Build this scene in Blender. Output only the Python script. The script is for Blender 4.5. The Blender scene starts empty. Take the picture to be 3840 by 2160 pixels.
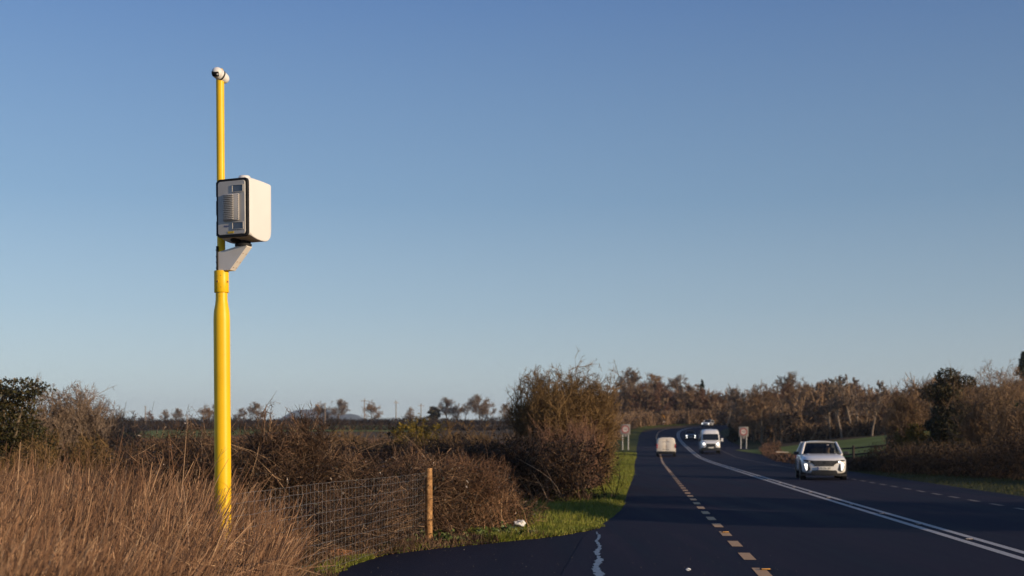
import bpy, bmesh, math, random
import numpy as np
from mathutils import Vector, Matrix, Quaternion

R = math.radians
SC = bpy.context.scene
COL = SC.collection
F = 1308.4            # focal length in pixels of a 1024 wide frame (46 mm on 36 mm)

# ------------------------------------------------------------------ camera
cam_d = bpy.data.cameras.new("camera")
cam = bpy.data.objects.new("camera", cam_d)
COL.objects.link(cam)
cam.location = (0, 0, 1.5)
cam.rotation_euler = (R(90), 0, 0)
cam_d.lens = 46
cam_d.sensor_width = 36
cam_d.shift_y = (442 - 288) / 1024.0
cam_d.clip_start = 0.1
cam_d.clip_end = 20000
cam_d.dof.use_dof = True
cam_d.dof.focus_distance = 14.0
cam_d.dof.aperture_fstop = 2.4
SC.camera = cam

# ------------------------------------------------------------------ light
SUN_A, SUN_E = R(31), R(13)
SUN = Vector((math.cos(SUN_A) * math.cos(SUN_E), -math.sin(SUN_A) * math.cos(SUN_E), math.sin(SUN_E)))
world = bpy.data.worlds.new("World")
SC.world = world
world.use_nodes = True
wn = world.node_tree
bg = wn.nodes["Background"]
sky = wn.nodes.new("ShaderNodeTexSky")
sky.sky_type = 'NISHITA'
sky.sun_disc = False
sky.sun_elevation = SUN_E
sky.sun_rotation = R(90) + SUN_A
sky.altitude = 0
sky.air_density = 1.0
sky.dust_density = 0.3
sky.ozone_density = 3.0
# the physical sky sets the light; a clear-winter-day elevation tint steers its hue
wtc = wn.nodes.new("ShaderNodeTexCoord"); wsp = wn.nodes.new("ShaderNodeSeparateXYZ")
wn.links.new(wtc.outputs['Generated'], wsp.inputs[0])
wr = wn.nodes.new("ShaderNodeValToRGB")
els = [(0.0, (.47, .52, .525)), (.05, (.395, .478, .515)), (.10, (.287, .392, .482)), (.18, (.172, .282, .42)), (.32, (.086, .172, .358)), (1.0, (.028, .055, .16))]
for i, (p, c) in enumerate(els):
    e = wr.color_ramp.elements[i] if i < 2 else wr.color_ramp.elements.new(p)
    e.position = p; e.color = (*c, 1)
wn.links.new(wsp.outputs[2], wr.inputs[0])
wsc = wn.nodes.new("ShaderNodeMix"); wsc.data_type = 'RGBA'; wsc.blend_type = 'MULTIPLY'; wsc.inputs[0].default_value = 1
wsc.inputs[7].default_value = (12.5, 12.5, 12.5, 1)
wn.links.new(wr.outputs[0], wsc.inputs[6])
wmx = wn.nodes.new("ShaderNodeMix"); wmx.data_type = 'RGBA'; wmx.inputs[0].default_value = .78
wn.links.new(sky.outputs[0], wmx.inputs[6]); wn.links.new(wsc.outputs[2], wmx.inputs[7])
# the sky darkens towards the right
wmr = wn.nodes.new("ShaderNodeMapRange"); wmr.inputs[1].default_value = -.4; wmr.inputs[2].default_value = .4; wmr.inputs[3].default_value = 1.10; wmr.inputs[4].default_value = .80
wn.links.new(wsp.outputs[0], wmr.inputs[0])
wm2 = wn.nodes.new("ShaderNodeVectorMath"); wm2.operation = 'SCALE'
wn.links.new(wmx.outputs[2], wm2.inputs[0]); wn.links.new(wmr.outputs[0], wm2.inputs['Scale'])
wn.links.new(wm2.outputs[0], bg.inputs[0])
bg.inputs[1].default_value = 0.107
sl = bpy.data.lights.new("sun", 'SUN')
sl.energy = 5.0
sl.angle = R(0.53)
sl.color = (1.0, 0.78, 0.53)
sun = bpy.data.objects.new("sun", sl)
sun.rotation_euler = (-SUN).to_track_quat('-Z', 'Y').to_euler()
sun.location = (30, -20, 30)
COL.objects.link(sun)
SC.view_settings.view_transform = 'Standard'
SC.view_settings.look = 'None'
SC.view_settings.gamma = 1
SC.view_settings.exposure = 0.08

# ------------------------------------------------------------------ terrain functions
KY = [-2000, 0, 100, 125, 137, 150, 157, 180, 204, 230, 260, 275, 300, 400, 600, 1000, 9000]
KZ = [0, 0, 0, .05, .26, .55, .74, 1.15, 1.75, 2.9, 4.45, 5.2, 5.8, 8, 11, 14, 14]
LY = [-2000, 0, 60, 100, 200, 300, 480, 700, 1000, 9000]
LZ = [0, 0, 0, .2, 1.8, 4.2, 8.6, 13, 14, 14]

def sst(a):
    a = np.clip(a, 0, 1)
    return a * a * (3 - 2 * a)

def gz(x, y):
    x = np.asarray(x, float); y = np.asarray(y, float)
    zr = np.interp(y, KY, KZ)
    zl = np.interp(y, LY, LZ)
    xc = 5.05 + .1 * np.clip(y, 0, 240)
    w = sst((xc - 8 - x) / 30.0)
    z = zr * (1 - w) + zl * w
    e = np.clip(x - (xc + 7.5), 0, 28)
    z = z + .11 * e * sst((y - 48) / 35.0) * (1 - sst((y - 232) / 22.0))
    # low bank under the left hedges
    return z

def gz1(x, y):
    return float(gz(x, y))

# ------------------------------------------------------------------ object helpers
def tag(o, label=None, cat=None, group=None, kind=None):
    if label: o["label"] = label
    if cat: o["category"] = cat
    if group: o["group"] = group
    if kind: o["kind"] = kind
    return o

def empty(name, loc, rz=0.0, scale=1.0):
    o = bpy.data.objects.new(name, None)
    COL.objects.link(o)
    o.location = loc
    o.rotation_euler = (0, 0, rz)
    o.scale = (scale,) * 3
    o.empty_display_size = .2
    return o

def link_mesh(name, me, mat=None, parent=None):
    o = bpy.data.objects.new(name, me)
    COL.objects.link(o)
    if mat is not None:
        for m in (mat if isinstance(mat, (list, tuple)) else [mat]):
            me.materials.append(m)
    if parent is not None: o.parent = parent
    return o

def copy_tree(o, parent=None):
    c = o.copy(); COL.objects.link(c)
    if parent is not None: c.parent = parent
    for ch in list(o.children): copy_tree(ch, c)
    return c

class Acc:
    """collects polygons of one mesh as numpy blocks"""
    def __init__(s):
        s.v = []; s.f = []; s.n = 0; s.m = []; s.smooth = False
    def add(s, V, Fq, mi=0):
        V = np.asarray(V, float).reshape(-1, 3); Fq = np.asarray(Fq, int)
        s.v.append(V); s.f.append(Fq + s.n); s.n += len(V)
        s.m.append(np.full(len(Fq), mi))
        return s
    # a batch of polylines as tubes: pts (N,n,3), rad (N,n)
    def tubes(s, rng, pts, rad, k=3, mi=0):
        N, n, _ = pts.shape
        if N == 0: return s
        D = pts[:, -1] - pts[:, 0]
        D /= np.linalg.norm(D, axis=1, keepdims=True) + 1e-9
        rv = rng.normal(size=(N, 3))
        u = np.cross(D, rv); u /= np.linalg.norm(u, axis=1, keepdims=True) + 1e-9
        if k == 2:
            off = np.stack([u, -u], 1)
        else:
            w = np.cross(D, u)
            a = np.arange(k) * 2 * math.pi / k
            off = np.cos(a)[None, :, None] * u[:, None] + np.sin(a)[None, :, None] * w[:, None]
        V = pts[:, :, None, :] + off[:, None] * rad[:, :, None, None]
        base = np.arange(N)[:, None, None] * n * k
        i = np.arange(n - 1)[None, :, None] * k
        j = np.arange(k if k > 2 else 1)[None, None, :]
        j2 = (j + 1) % k
        q = np.stack([base + i + j, base + i + j2, base + i + k + j2, base + i + k + j], -1).reshape(-1, 4)
        return s.add(V.reshape(-1, 3), q, mi)
    # random quads (leaves): centres (N,3), size (N,)
    def leaves(s, rng, C, size, asp=.6, mi=0, flat=0.0):
        N = len(C)
        a = rng.normal(size=(N, 3)); a[:, 2] *= (1 - flat)
        a /= np.linalg.norm(a, axis=1, keepdims=True)
        b = np.cross(a, rng.normal(size=(N, 3))); b /= np.linalg.norm(b, axis=1, keepdims=True)
        a = a * size[:, None]; b = b * size[:, None] * asp
        V = np.stack([C - a, C - b, C + a, C + b], 1).reshape(-1, 3)
        q = np.arange(N * 4).reshape(-1, 4)
        return s.add(V, q, mi)
    def mesh(s, name, smooth=False):
        V = np.concatenate(s.v)
        me = bpy.data.meshes.new(name)
        me.vertices.add(len(V)); me.vertices.foreach_set("co", V.astype(np.float32).ravel())
        loops = np.concatenate([f.ravel() for f in s.f])
        cnt = np.concatenate([np.full(len(f), f.shape[1]) for f in s.f])
        me.loops.add(len(loops)); me.loops.foreach_set("vertex_index", loops.astype(np.int32))
        me.polygons.add(len(cnt))
        st = np.concatenate([[0], np.cumsum(cnt)[:-1]])
        me.polygons.foreach_set("loop_start", st.astype(np.int32))
        me.polygons.foreach_set("material_index", np.concatenate(s.m).astype(np.int32))
        me.polygons.foreach_set("use_smooth", np.full(len(cnt), smooth))
        me.update(calc_edges=True)
        return me
    def build(s, name, mat, parent=None, smooth=False):
        return link_mesh(name, s.mesh(name, smooth), mat, parent)

# ---- hard surface helpers (bmesh)
class MB:
    def __init__(s): s.bm = bmesh.new()
    def xf(s, vs, M):
        if M is not None: bmesh.ops.transform(s.bm, matrix=M, verts=vs)
        return s
    def box(s, c, d, M=None, bev=0.0, seg=2):
        r = bmesh.ops.create_cube(s.bm, size=1.0)
        vs = r['verts']
        bmesh.ops.scale(s.bm, vec=d, verts=vs)
        bmesh.ops.translate(s.bm, vec=c, verts=vs)
        if bev > 0:
            es = list({e for v in vs for e in v.link_edges})
            rb = bmesh.ops.bevel(s.bm, geom=es, offset=bev, segments=seg, affect='EDGES', profile=.5)
            vs = list({v for f in rb['faces'] for v in f.verts} | {v for v in vs if v.is_valid})
            vs = list(s._island(vs))
        return s.xf(vs, M)
    def _island(s, seed):
        seen = set(seed); st = list(seed)
        while st:
            v = st.pop()
            for e in v.link_edges:
                o = e.other_vert(v)
                if o not in seen: seen.add(o); st.append(o)
        return seen
    def cyl(s, p0, p1, r0, r1=None, n=20, M=None, cap=True):
        if r1 is None: r1 = r0
        p0 = Vector(p0); p1 = Vector(p1); d = (p1 - p0)
        q = d.to_track_quat('Z', 'Y').to_matrix()
        a = []; b = []
        for i in range(n):
            t = 2 * math.pi * i / n
            o = q @ Vector((math.cos(t), math.sin(t), 0))
            a.append(s.bm.verts.new(p0 + o * r0)); b.append(s.bm.verts.new(p1 + o * r1))
        for i in range(n):
            j = (i + 1) % n
            s.bm.faces.new((a[i], a[j], b[j], b[i]))
        if cap:
            s.bm.faces.new(a[::-1]); s.bm.faces.new(b)
        return s.xf(a + b, M)
    def lathe(s, prof, n=32, M=None, cap=False):
        rings = []
        for (r, z) in prof:
            rings.append([s.bm.verts.new((r * math.cos(2 * math.pi * i / n), r * math.sin(2 * math.pi * i / n), z)) for i in range(n)])
        for a, b in zip(rings, rings[1:]):
            for i in range(n):
                j = (i + 1) % n
                s.bm.faces.new((a[i], a[j], b[j], b[i]))
        if cap:
            s.bm.faces.new(rings[0][::-1]); s.bm.faces.new(rings[-1])
        return s.xf([v for r in rings for v in r], M)
    def sphere(s, c, r, sc=(1, 1, 1), n=20, M=None):
        rr = bmesh.ops.create_uvsphere(s.bm, u_segments=n, v_segments=n // 2 + 2, radius=r)
        bmesh.ops.scale(s.bm, vec=sc, verts=rr['verts'])
        bmesh.ops.translate(s.bm, vec=c, verts=rr['verts'])
        return s.xf(rr['verts'], M)
    # polygon in (x,z) extruded along y between y0 and y1 (y may be wrapped: + k*x*x)
    def prism(s, poly, y0, y1, k=0.0, M=None):
        a = [s.bm.verts.new((x, y0, z)) for x, z in poly]
        b = [s.bm.verts.new((x, y1, z)) for x, z in poly]
        n = len(poly)
        s.bm.faces.new(a); s.bm.faces.new(b[::-1])
        for i in range(n):
            j = (i + 1) % n
            s.bm.faces.new((a[j], a[i], b[i], b[j]))
        vs = a + b
        if k:
            xs = [p[0] for p in poly]; q = math.floor(min(xs) / .09) * .09
            while q < max(xs):
                isl = s._island(a[:1])
                geo = list(isl) + list({e for v in isl for e in v.link_edges}) + list({f for v in isl for f in v.link_faces})
                bmesh.ops.bisect_plane(s.bm, geom=geo, plane_co=(q, 0, 0), plane_no=(1, 0, 0), dist=1e-5); q += .09
            vs = list(s._island(a[:1]))
            for v in vs: v.co.y += k * v.co.x * v.co.x
        return s.xf(vs, M)
    # loft of rings (lists of points, same count)
    def loft(s, rings, cap=True, M=None, closed=True):
        vr = [[s.bm.verts.new(p) for p in r] for r in rings]
        for a, b in zip(vr, vr[1:]):
            n = len(a)
            for i in range(n if closed else n - 1):
                j = (i + 1) % n
                s.bm.faces.new((a[i], a[j], b[j], b[i]))
        if cap:
            s.bm.faces.new(vr[0][::-1]); s.bm.faces.new(vr[-1])
        return s.xf([v for r in vr for v in r], M)
    # bilinear patch with bulge and thickness
    def patch(s, p00, p10, p11, p01, n=6, bulge=0.0, th=0.0, M=None):
        P = [Vector(p) for p in (p00, p10, p11, p01)]
        nr = (P[1] - P[0]).cross(P[3] - P[0]).normalized()
        allv = []
        layers = [0.0] if th == 0 else [0.0, -th]
        grids = []
        for l in layers:
            g = []
            for i in range(n + 1):
                row = []
                for j in range(n + 1):
                    u, v = i / n, j / n
                    p = (P[0] * (1 - u) + P[1] * u) * (1 - v) + (P[3] * (1 - u) + P[2] * u) * v
                    p = p + nr * (bulge * 4 * u * (1 - u) * (.35 + .65 * 4 * v * (1 - v)) + l)
                    row.append(s.bm.verts.new(p)); allv.append(row[-1])
                g.append(row)
            grids.append(g)
        for gi, g in enumerate(grids):
            for i in range(n):
                for j in range(n):
                    q = (g[i][j], g[i + 1][j], g[i + 1][j + 1], g[i][j + 1])
                    s.bm.faces.new(q if gi == 0 else q[::-1])
        if th:
            A, B = grids
            rim = [(i, 0) for i in range(n)] + [(n, j) for j in range(n)] + [(i, n) for i in range(n, 0, -1)] + [(0, j) for j in range(n, 0, -1)]
            for t in range(len(rim)):
                a = rim[t]; b = rim[(t + 1) % len(rim)]
                s.bm.faces.new((A[b[0]][b[1]], A[a[0]][a[1]], B[a[0]][a[1]], B[b[0]][b[1]]))
        return s.xf(allv, M)
    def build(s, name, mat, parent=None, smooth=True, angle=35, recalc=True):
        if recalc: bmesh.ops.recalc_face_normals(s.bm, faces=s.bm.faces)
        me = bpy.data.meshes.new(name)
        s.bm.to_mesh(me); s.bm.free()
        if smooth:
            me.polygons.foreach_set("use_smooth", [True] * len(me.polygons))
            me.set_sharp_from_angle(angle=R(angle))
        return link_mesh(name, me, mat, parent)

# ------------------------------------------------------------------ materials
def new_mat(name):
    m = bpy.data.materials.new(name); m.use_nodes = True
    nt = m.node_tree
    return m, nt, nt.nodes["Principled BSDF"]

def ramp(nt, cols, pos=None):
    r = nt.nodes.new("ShaderNodeValToRGB")
    e = r.color_ramp.elements
    n = len(cols)
    for i, c in enumerate(cols):
        p = pos[i] if pos else i / (n - 1)
        if i < 2: el = e[i]; el.position = p
        else: el = e.new(p)
        el.color = (*c, 1)
    return r

def tex(nt, scale, detail=4, coord='Object', rough=.55):
    tc = nt.nodes.new("ShaderNodeTexCoord")
    n = nt.nodes.new("ShaderNodeTexNoise")
    n.inputs['Scale'].default_value = scale
    n.inputs['Detail'].default_value = detail
    n.inputs['Roughness'].default_value = rough
    nt.links.new(tc.outputs[coord], n.inputs['Vector'])
    return n

def m_veg(name, cols, rough=.8, patch=None, pscale=1.2, pos=None):
    """vegetation: every separate stalk or leaf picks its own tone; slow noise shifts the tone over metres"""
    m, nt, b = new_mat(name)
    g = nt.nodes.new("ShaderNodeNewGeometry")
    r = ramp(nt, cols, pos)
    nt.links.new(g.outputs['Random Per Island'], r.inputs[0])
    out = r.outputs[0]
    if patch:
        n = tex(nt, pscale, 2)
        r2 = ramp(nt, [(0, 0, 0), (1, 1, 1)], [.42, .6])
        nt.links.new(n.outputs[0], r2.inputs[0])
        mx = nt.nodes.new("ShaderNodeMix"); mx.data_type = 'RGBA'
        mm = nt.nodes.new("ShaderNodeMath"); mm.operation = 'MULTIPLY'; mm.inputs[1].default_value = .75
        nt.links.new(r2.outputs[0], mm.inputs[0])
        nt.links.new(mm.outputs[0], mx.inputs[0])
        nt.links.new(out, mx.inputs[6]); mx.inputs[7].default_value = (*patch, 1)
        out = mx.outputs[2]
    nt.links.new(out, b.inputs['Base Color'])
    b.inputs['Roughness'].default_value = rough
    b.inputs['Specular IOR Level'].default_value = .25
    return m

def m_noise(name, c1, c2, scale=8, rough=.6, metal=0, bump=0, detail=5, spec=.5, coat=0, bscale=None, lo=.35, hi=.65):
    m, nt, b = new_mat(name)
    n = tex(nt, scale, detail)
    r = ramp(nt, [c1, c2], [lo, hi])
    nt.links.new(n.outputs[0], r.inputs[0]); nt.links.new(r.outputs[0], b.inputs['Base Color'])
    b.inputs['Roughness'].default_value = rough
    b.inputs['Metallic'].default_value = metal
    b.inputs['Specular IOR Level'].default_value = spec
    b.inputs['Coat Weight'].default_value = coat
    if bump:
        n2 = tex(nt, bscale or scale * 4, 6)
        bp = nt.nodes.new("ShaderNodeBump"); bp.inputs['Strength'].default_value = bump; bp.inputs['Distance'].default_value = .02
        nt.links.new(n2.outputs[0], bp.inputs['Height']); nt.links.new(bp.outputs[0], b.inputs['Normal'])
    return m

def m_emit(name, col, st):
    m, nt, b = new_mat(name)
    b.inputs['Base Color'].default_value = (.8, .8, .8, 1)
    b.inputs['Emission Color'].default_value = (*col, 1)
    b.inputs['Emission Strength'].default_value = st
    return m

def m_glass(name, tint=(.04, .05, .05), mixf=.45):
    m, nt, b = new_mat(name)
    nt.nodes.remove(b)
    out = [n for n in nt.nodes if n.type == 'OUTPUT_MATERIAL'][0]
    tr = nt.nodes.new("ShaderNodeBsdfTransparent"); tr.inputs[0].default_value = (*tint, 1)
    gl = nt.nodes.new("ShaderNodeBsdfGlossy"); gl.inputs['Roughness'].default_value = .03
    fr = nt.nodes.new("ShaderNodeFresnel"); fr.inputs[0].default_value = 1.45
    mx = nt.nodes.new("ShaderNodeMixShader")
    nt.links.new(fr.outputs[0], mx.inputs[0]); nt.links.new(tr.outputs[0], mx.inputs[1]); nt.links.new(gl.outputs[0], mx.inputs[2])
    nt.links.new(mx.outputs[0], out.inputs[0])
    return m

def m_asphalt(name, c1, c2, wet=0.0):
    m, nt, b = new_mat(name)
    n = tex(nt, 38, 6, rough=.8)
    big = tex(nt, .35, 4)
    r = ramp(nt, [c1, c2, tuple(3.2 * v for v in c2)], [.38, .66, .82])
    nt.links.new(n.outputs[0], r.inputs[0])
    mx = nt.nodes.new("ShaderNodeMix"); mx.data_type = 'RGBA'; mx.blend_type = 'MULTIPLY'
    mp = nt.nodes.new("ShaderNodeMapping"); mp.inputs['Scale'].default_value = (1.6, .06, 1); mp.inputs['Rotation'].default_value = (0, 0, .1)
    tcc = [q for q in nt.nodes if q.type == 'TEX_COORD'][0]; nt.links.new(tcc.outputs['Object'], mp.inputs['Vector'])
    big.inputs['Scale'].default_value = 1.0; nt.links.new(mp.outputs[0], big.inputs['Vector'])
    r2 = ramp(nt, [(.6, .6, .66), (1.45, 1.38, 1.3)], [.32, .68])
    nt.links.new(big.outputs[0], r2.inputs[0])
    mx.inputs[0].default_value = 1
    nt.links.new(r.outputs[0], mx.inputs[6]); nt.links.new(r2.outputs[0], mx.inputs[7])
    nt.links.new(mx.outputs[2], b.inputs['Base Color'])
    r3 = ramp(nt, [(.75, .75, .75), (.95, .95, .95)], [.35, .65])
    nt.links.new(big.outputs[0], r3.inputs[0]); nt.links.new(r3.outputs[0], b.inputs['Roughness'])
    b.inputs['Specular IOR Level'].default_value = .10
    bp = nt.nodes.new("ShaderNodeBump"); bp.inputs['Strength'].default_value = .5; bp.inputs['Distance'].default_value = .01
    n2 = tex(nt, 120, 4)
    nt.links.new(n2.outputs[0], bp.inputs['Height']); nt.links.new(bp.outputs[0], b.inputs['Normal'])
    return m

M = {}
M['asphalt'] = m_asphalt('asphalt', (.0065, .0068, .016), (.023, .0225, .043))
M['asphalt_old'] = m_asphalt('asphalt_side', (.006, .0062, .014), (.020, .0195, .037))
M['white_line'] = m_noise('white_line', (.26, .24, .225), (.46, .43, .41), 25, .6)
M['yellow_line'] = m_noise('yellow_line', (.40, .22, .08), (.52, .30, .12), 20, .6)
M['worn_line'] = m_noise('worn_line', (.10, .08, .07), (.22, .17, .13), 6, .7)
M['soil'] = m_noise('soil', (.055, .035, .02), (.12, .085, .045), 1.2, .95, bump=.6, bscale=12, spec=.1)
M['verge'] = m_noise('verge', (.06, .068, .012), (.12, .12, .022), 2.5, .95, bump=.5, bscale=20, spec=.1)
M['field'] = m_noise('field', (.10, .13, .025), (.16, .18, .045), .2, .95, spec=.1)
M['hill'] = m_noise('hill', (.05, .06, .05), (.08, .09, .06), .004, 1, spec=0)
M['reed'] = m_veg('reed', [(.04, .019, .011), (.245, .128, .068), (.43, .25, .14), (.07, .034, .020), (.60, .39, .23)], patch=(.12, .06, .033), pscale=.9)
M['bramble'] = m_veg('bramble', [(.03, .016, .010), (.10, .052, .030), (.24, .14, .08), (.035, .02, .012), (.46, .30, .18)], patch=(.022, .012, .008), pscale=1.5)
M['bramble_leaf'] = m_veg('bramble_leaf', [(.008, .006, .005), (.016, .010, .006), (.014, .014, .007), (.03, .016, .009), (.05, .03, .018), (.45, .38, .32)], rough=.5, pos=[0, .3, .55, .8, .972, 1])
M['twig'] = m_veg('twig', [(.11, .065, .035), (.20, .125, .065), (.15, .09, .05), (.24, .16, .09)])
M['twig_pale'] = m_veg('twig_pale', [(.12, .085, .06), (.22, .16, .115), (.17, .12, .085), (.28, .21, .155)])
M['twig_red'] = m_veg('twig_red', [(.12, .058, .038), (.22, .115, .07), (.16, .082, .05), (.28, .165, .10)])
M['twig_olive'] = m_veg('twig_olive', [(.09, .055, .022), (.18, .11, .045), (.13, .078, .03), (.25, .155, .07)])
M['twig_brown'] = m_veg('twig_brown', [(.055, .032, .02), (.12, .07, .042), (.08, .048, .028), (.15, .09, .05)], patch=(.05, .035, .018), pscale=.5)
M['wood_far'] = m_veg('wood_far', [(.17, .105, .06), (.28, .18, .10), (.21, .13, .075), (.33, .22, .13)])
M['bark'] = m_noise('bark', (.10, .075, .05), (.22, .17, .12), 6, .9, spec=.1)
M['bark_pale'] = m_noise('bark_pale', (.15, .115, .085), (.28, .22, .17), 5, .9, spec=.1)
M['ivy'] = m_veg('ivy', [(.014, .014, .006), (.034, .034, .010), (.03, .022, .009), (.055, .050, .014), (.085, .05, .02)], rough=.5)
M['evergreen'] = m_veg('evergreen', [(.012, .022, .012), (.025, .04, .018), (.018, .028, .014), (.04, .055, .02)])
M['gorse'] = m_veg('gorse', [(.05, .05, .012), (.12, .09, .018), (.22, .15, .02), (.07, .05, .015)])
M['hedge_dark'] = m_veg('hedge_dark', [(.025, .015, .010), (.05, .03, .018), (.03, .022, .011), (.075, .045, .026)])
M['grass'] = m_veg('grass', [(.10, .13, .012), (.19, .20, .02), (.14, .17, .018), (.27, .26, .045), (.25, .20, .05)], rough=.6, patch=(.08, .105, .012), pscale=1.5)
M['weed'] = m_veg('weed', [(.04, .06, .015), (.09, .12, .03), (.06, .085, .022), (.17, .19, .08)], rough=.5)
M['yellow'] = None

def m_pole():
    m, nt, b = new_mat('yellow_paint')
    n = tex(nt, 3, 5)
    r = ramp(nt, [(.80, .475, .005), (.85, .52, .008)], [.35, .65])
    nt.links.new(n.outputs[0], r.inputs[0])
    # sparse dirt specks
    v = tex(nt, 60, 2)
    r2 = ramp(nt, [(0, 0, 0), (1, 1, 1)], [.73, .77]); nt.links.new(v.outputs[0], r2.inputs[0])
    mx = nt.nodes.new("ShaderNodeMix"); mx.data_type = 'RGBA'
    nt.links.new(r2.outputs[0], mx.inputs[0]); nt.links.new(r.outputs[0], mx.inputs[6]); mx.inputs[7].default_value = (.25, .16, .03, 1)
    nt.links.new(mx.outputs[2], b.inputs['Base Color'])
    b.inputs['Roughness'].default_value = .42
    b.inputs['Specular IOR Level'].default_value = .3
    b.inputs['Coat Weight'].default_value = .03; b.inputs['Coat Roughness'].default_value = .3
    return m
M['yellow'] = m_pole()
M['shell'] = m_noise('shell_white', (.70, .68, .66), (.74, .72, .70), 2, .45)
M['plate'] = m_noise('plate_grey', (.40, .38, .365), (.46, .44, .42), 4, .5)
M['plate_dark'] = m_noise('grille_grey', (.16, .16, .16), (.24, .23, .22), 8, .4, metal=.3)
M['arm_grey'] = m_noise('arm_grey', (.68, .63, .58), (.75, .70, .65), 6, .5)
M['rubber'] = m_noise('rubber', (.008, .008, .009), (.016, .016, .017), 10, .7, spec=.3)
M['dark_glass'] = m_noise('dark_glass', (.06, .07, .10), (.09, .10, .13), 2, .12, spec=.7)
M['sticker'] = m_noise('sticker', (.50, .34, .03), (.58, .40, .04), 5, .6)
M['ink_blue'] = m_noise('ink_blue', (.04, .05, .16), (.06, .07, .2), 5, .6)
M['post_wood'] = m_noise('post_wood', (.22, .11, .045), (.50, .28, .12), 14, .8, bump=.7, bscale=30, spec=.15)
M['wire'] = m_noise('wire', (.13, .13, .14), (.24, .24, .26), 5, .6, metal=.2)
M['pole_wood'] = m_noise('pole_wood', (.17, .12, .09), (.26, .20, .15), 3, .9)
M['fence_dark'] = m_noise('fence_dark', (.02, .015, .012), (.05, .035, .028), 4, .9)
M['steel'] = m_noise('steel', (.42, .41, .39), (.52, .51, .48), 4, .5, metal=.2)
M['sign_back'] = m_noise('sign_grey', (.17, .155, .145), (.21, .19, .18), 3, .5)
M['sign_red'] = m_noise('sign_red', (.22, .05, .05), (.26, .06, .06), 3, .45)
M['sign_white'] = m_noise('sign_white', (.42, .36, .34), (.5, .43, .4), 3, .45)
M['sign_yellow'] = m_noise('sign_yellow', (.75, .33, .02), (.8, .38, .03), 3, .45)
M['black'] = m_noise('black_trim', (.012, .012, .013), (.02, .02, .022), 6, .5)
M['tyre'] = m_noise('tyre', (.012, .012, .012), (.022, .022, .022), 20, .85)
M['rim'] = m_noise('rim', (.35, .35, .36), (.45, .45, .46), 6, .3, metal=.8)
M['car_white'] = m_noise('car_white', (.72, .70, .68), (.78, .76, .74), 1.5, .25, coat=.6)
M['car_cream'] = m_noise('van_white', (.62, .54, .44), (.74, .68, .60), 1.2, .5)
M['car_dark'] = m_noise('car_dark', (.045, .048, .055), (.065, .068, .075), 1.5, .25, coat=.6)
M['car_silver'] = m_noise('car_pearl', (.60, .59, .58), (.66, .65, .64), 1.5, .25, coat=.6)
M['glass'] = m_glass('window_glass', (.40, .43, .42))
M['tint'] = m_noise('tinted_glass', (.008, .01, .011), (.014, .016, .018), 2, .06, spec=.6)
M['lamp'] = m_emit('lamp_lit', (1, .97, .88), 3)
M['lamp_soft'] = m_emit('lamp_day', (1, .98, .92), 1.5)
M['lens'] = m_noise('lamp_lens', (.35, .36, .38), (.55, .55, .55), 12, .15)
M['tail_red'] = m_noise('tail_red', (.35, .02, .02), (.5, .05, .05), 6, .2)
M['plate_white'] = m_noise('plate_white', (.66, .64, .58), (.72, .70, .64), 6, .4)
M['skin'] = m_noise('skin', (.52, .33, .24), (.58, .38, .28), 8, .6)
M['hair'] = m_noise('hair', (.05, .03, .02), (.09, .055, .035), 20, .7)
M['jumper'] = m_noise('jumper', (.35, .32, .27), (.45, .42, .36), 30, .9)
M['seat'] = m_noise('seat', (.02, .02, .022), (.035, .035, .038), 20, .9)
M['bag'] = m_noise('bag_plastic', (.6, .6, .6), (.78, .77, .75), 9, .4)
M['rust'] = m_noise('rust', (.22, .08, .03), (.40, .18, .07), 8, .9, bump=.4)
M['log'] = m_noise('log_pale', (.3, .25, .2), (.5, .42, .35), 5, .9)
M['stone'] = m_noise('stone', (.14, .13, .12), (.3, .28, .25), 8, .9)
M['amber'] = m_noise('amber', (.7, .30, .05), (.8, .4, .08), 5, .3)

def m_water():
    m, nt, b = new_mat('wet_film')
    b.inputs['Base Color'].default_value = (.05, .06, .07, 1)
    b.inputs['Roughness'].default_value = .06
    b.inputs['Specular IOR Level'].default_value = 1.0
    n = tex(nt, 9, 4); bp = nt.nodes.new("ShaderNodeBump"); bp.inputs['Strength'].default_value = .05; bp.inputs['Distance'].default_value = .02
    nt.links.new(n.outputs[0], bp.inputs['Height']); nt.links.new(bp.outputs[0], b.inputs['Normal'])
    return m
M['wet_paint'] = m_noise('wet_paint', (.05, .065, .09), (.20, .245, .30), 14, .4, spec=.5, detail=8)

# ------------------------------------------------------------------ ground sheet
def axis(a, b, step, grow, far):
    c = list(np.arange(a, b + 1e-6, step))
    s = step; v = b
    while v < far: s *= grow; v += s; c.append(v)
    s = step; v = a; lo = []
    while v > -far: s *= grow; v -= s; lo.append(v)
    return np.array(lo[::-1] + c)

def sheet(name, X, Y, Z, mat, kind='structure', parent=None, smooth=True):
    """X,Y,Z 2-D arrays"""
    a = Acc(); h, w = X.shape
    V = np.stack([X, Y, Z], -1).reshape(-1, 3)
    i = np.arange(h - 1)[:, None] * w; j = np.arange(w - 1)[None, :]
    q = np.stack([i + j, i + j + 1, i + w + j + 1, i + w + j], -1).reshape(-1, 4)
    a.add(V, q)
    o = a.build(name, mat, parent, smooth)
    if kind: o["kind"] = kind
    return o

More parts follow.
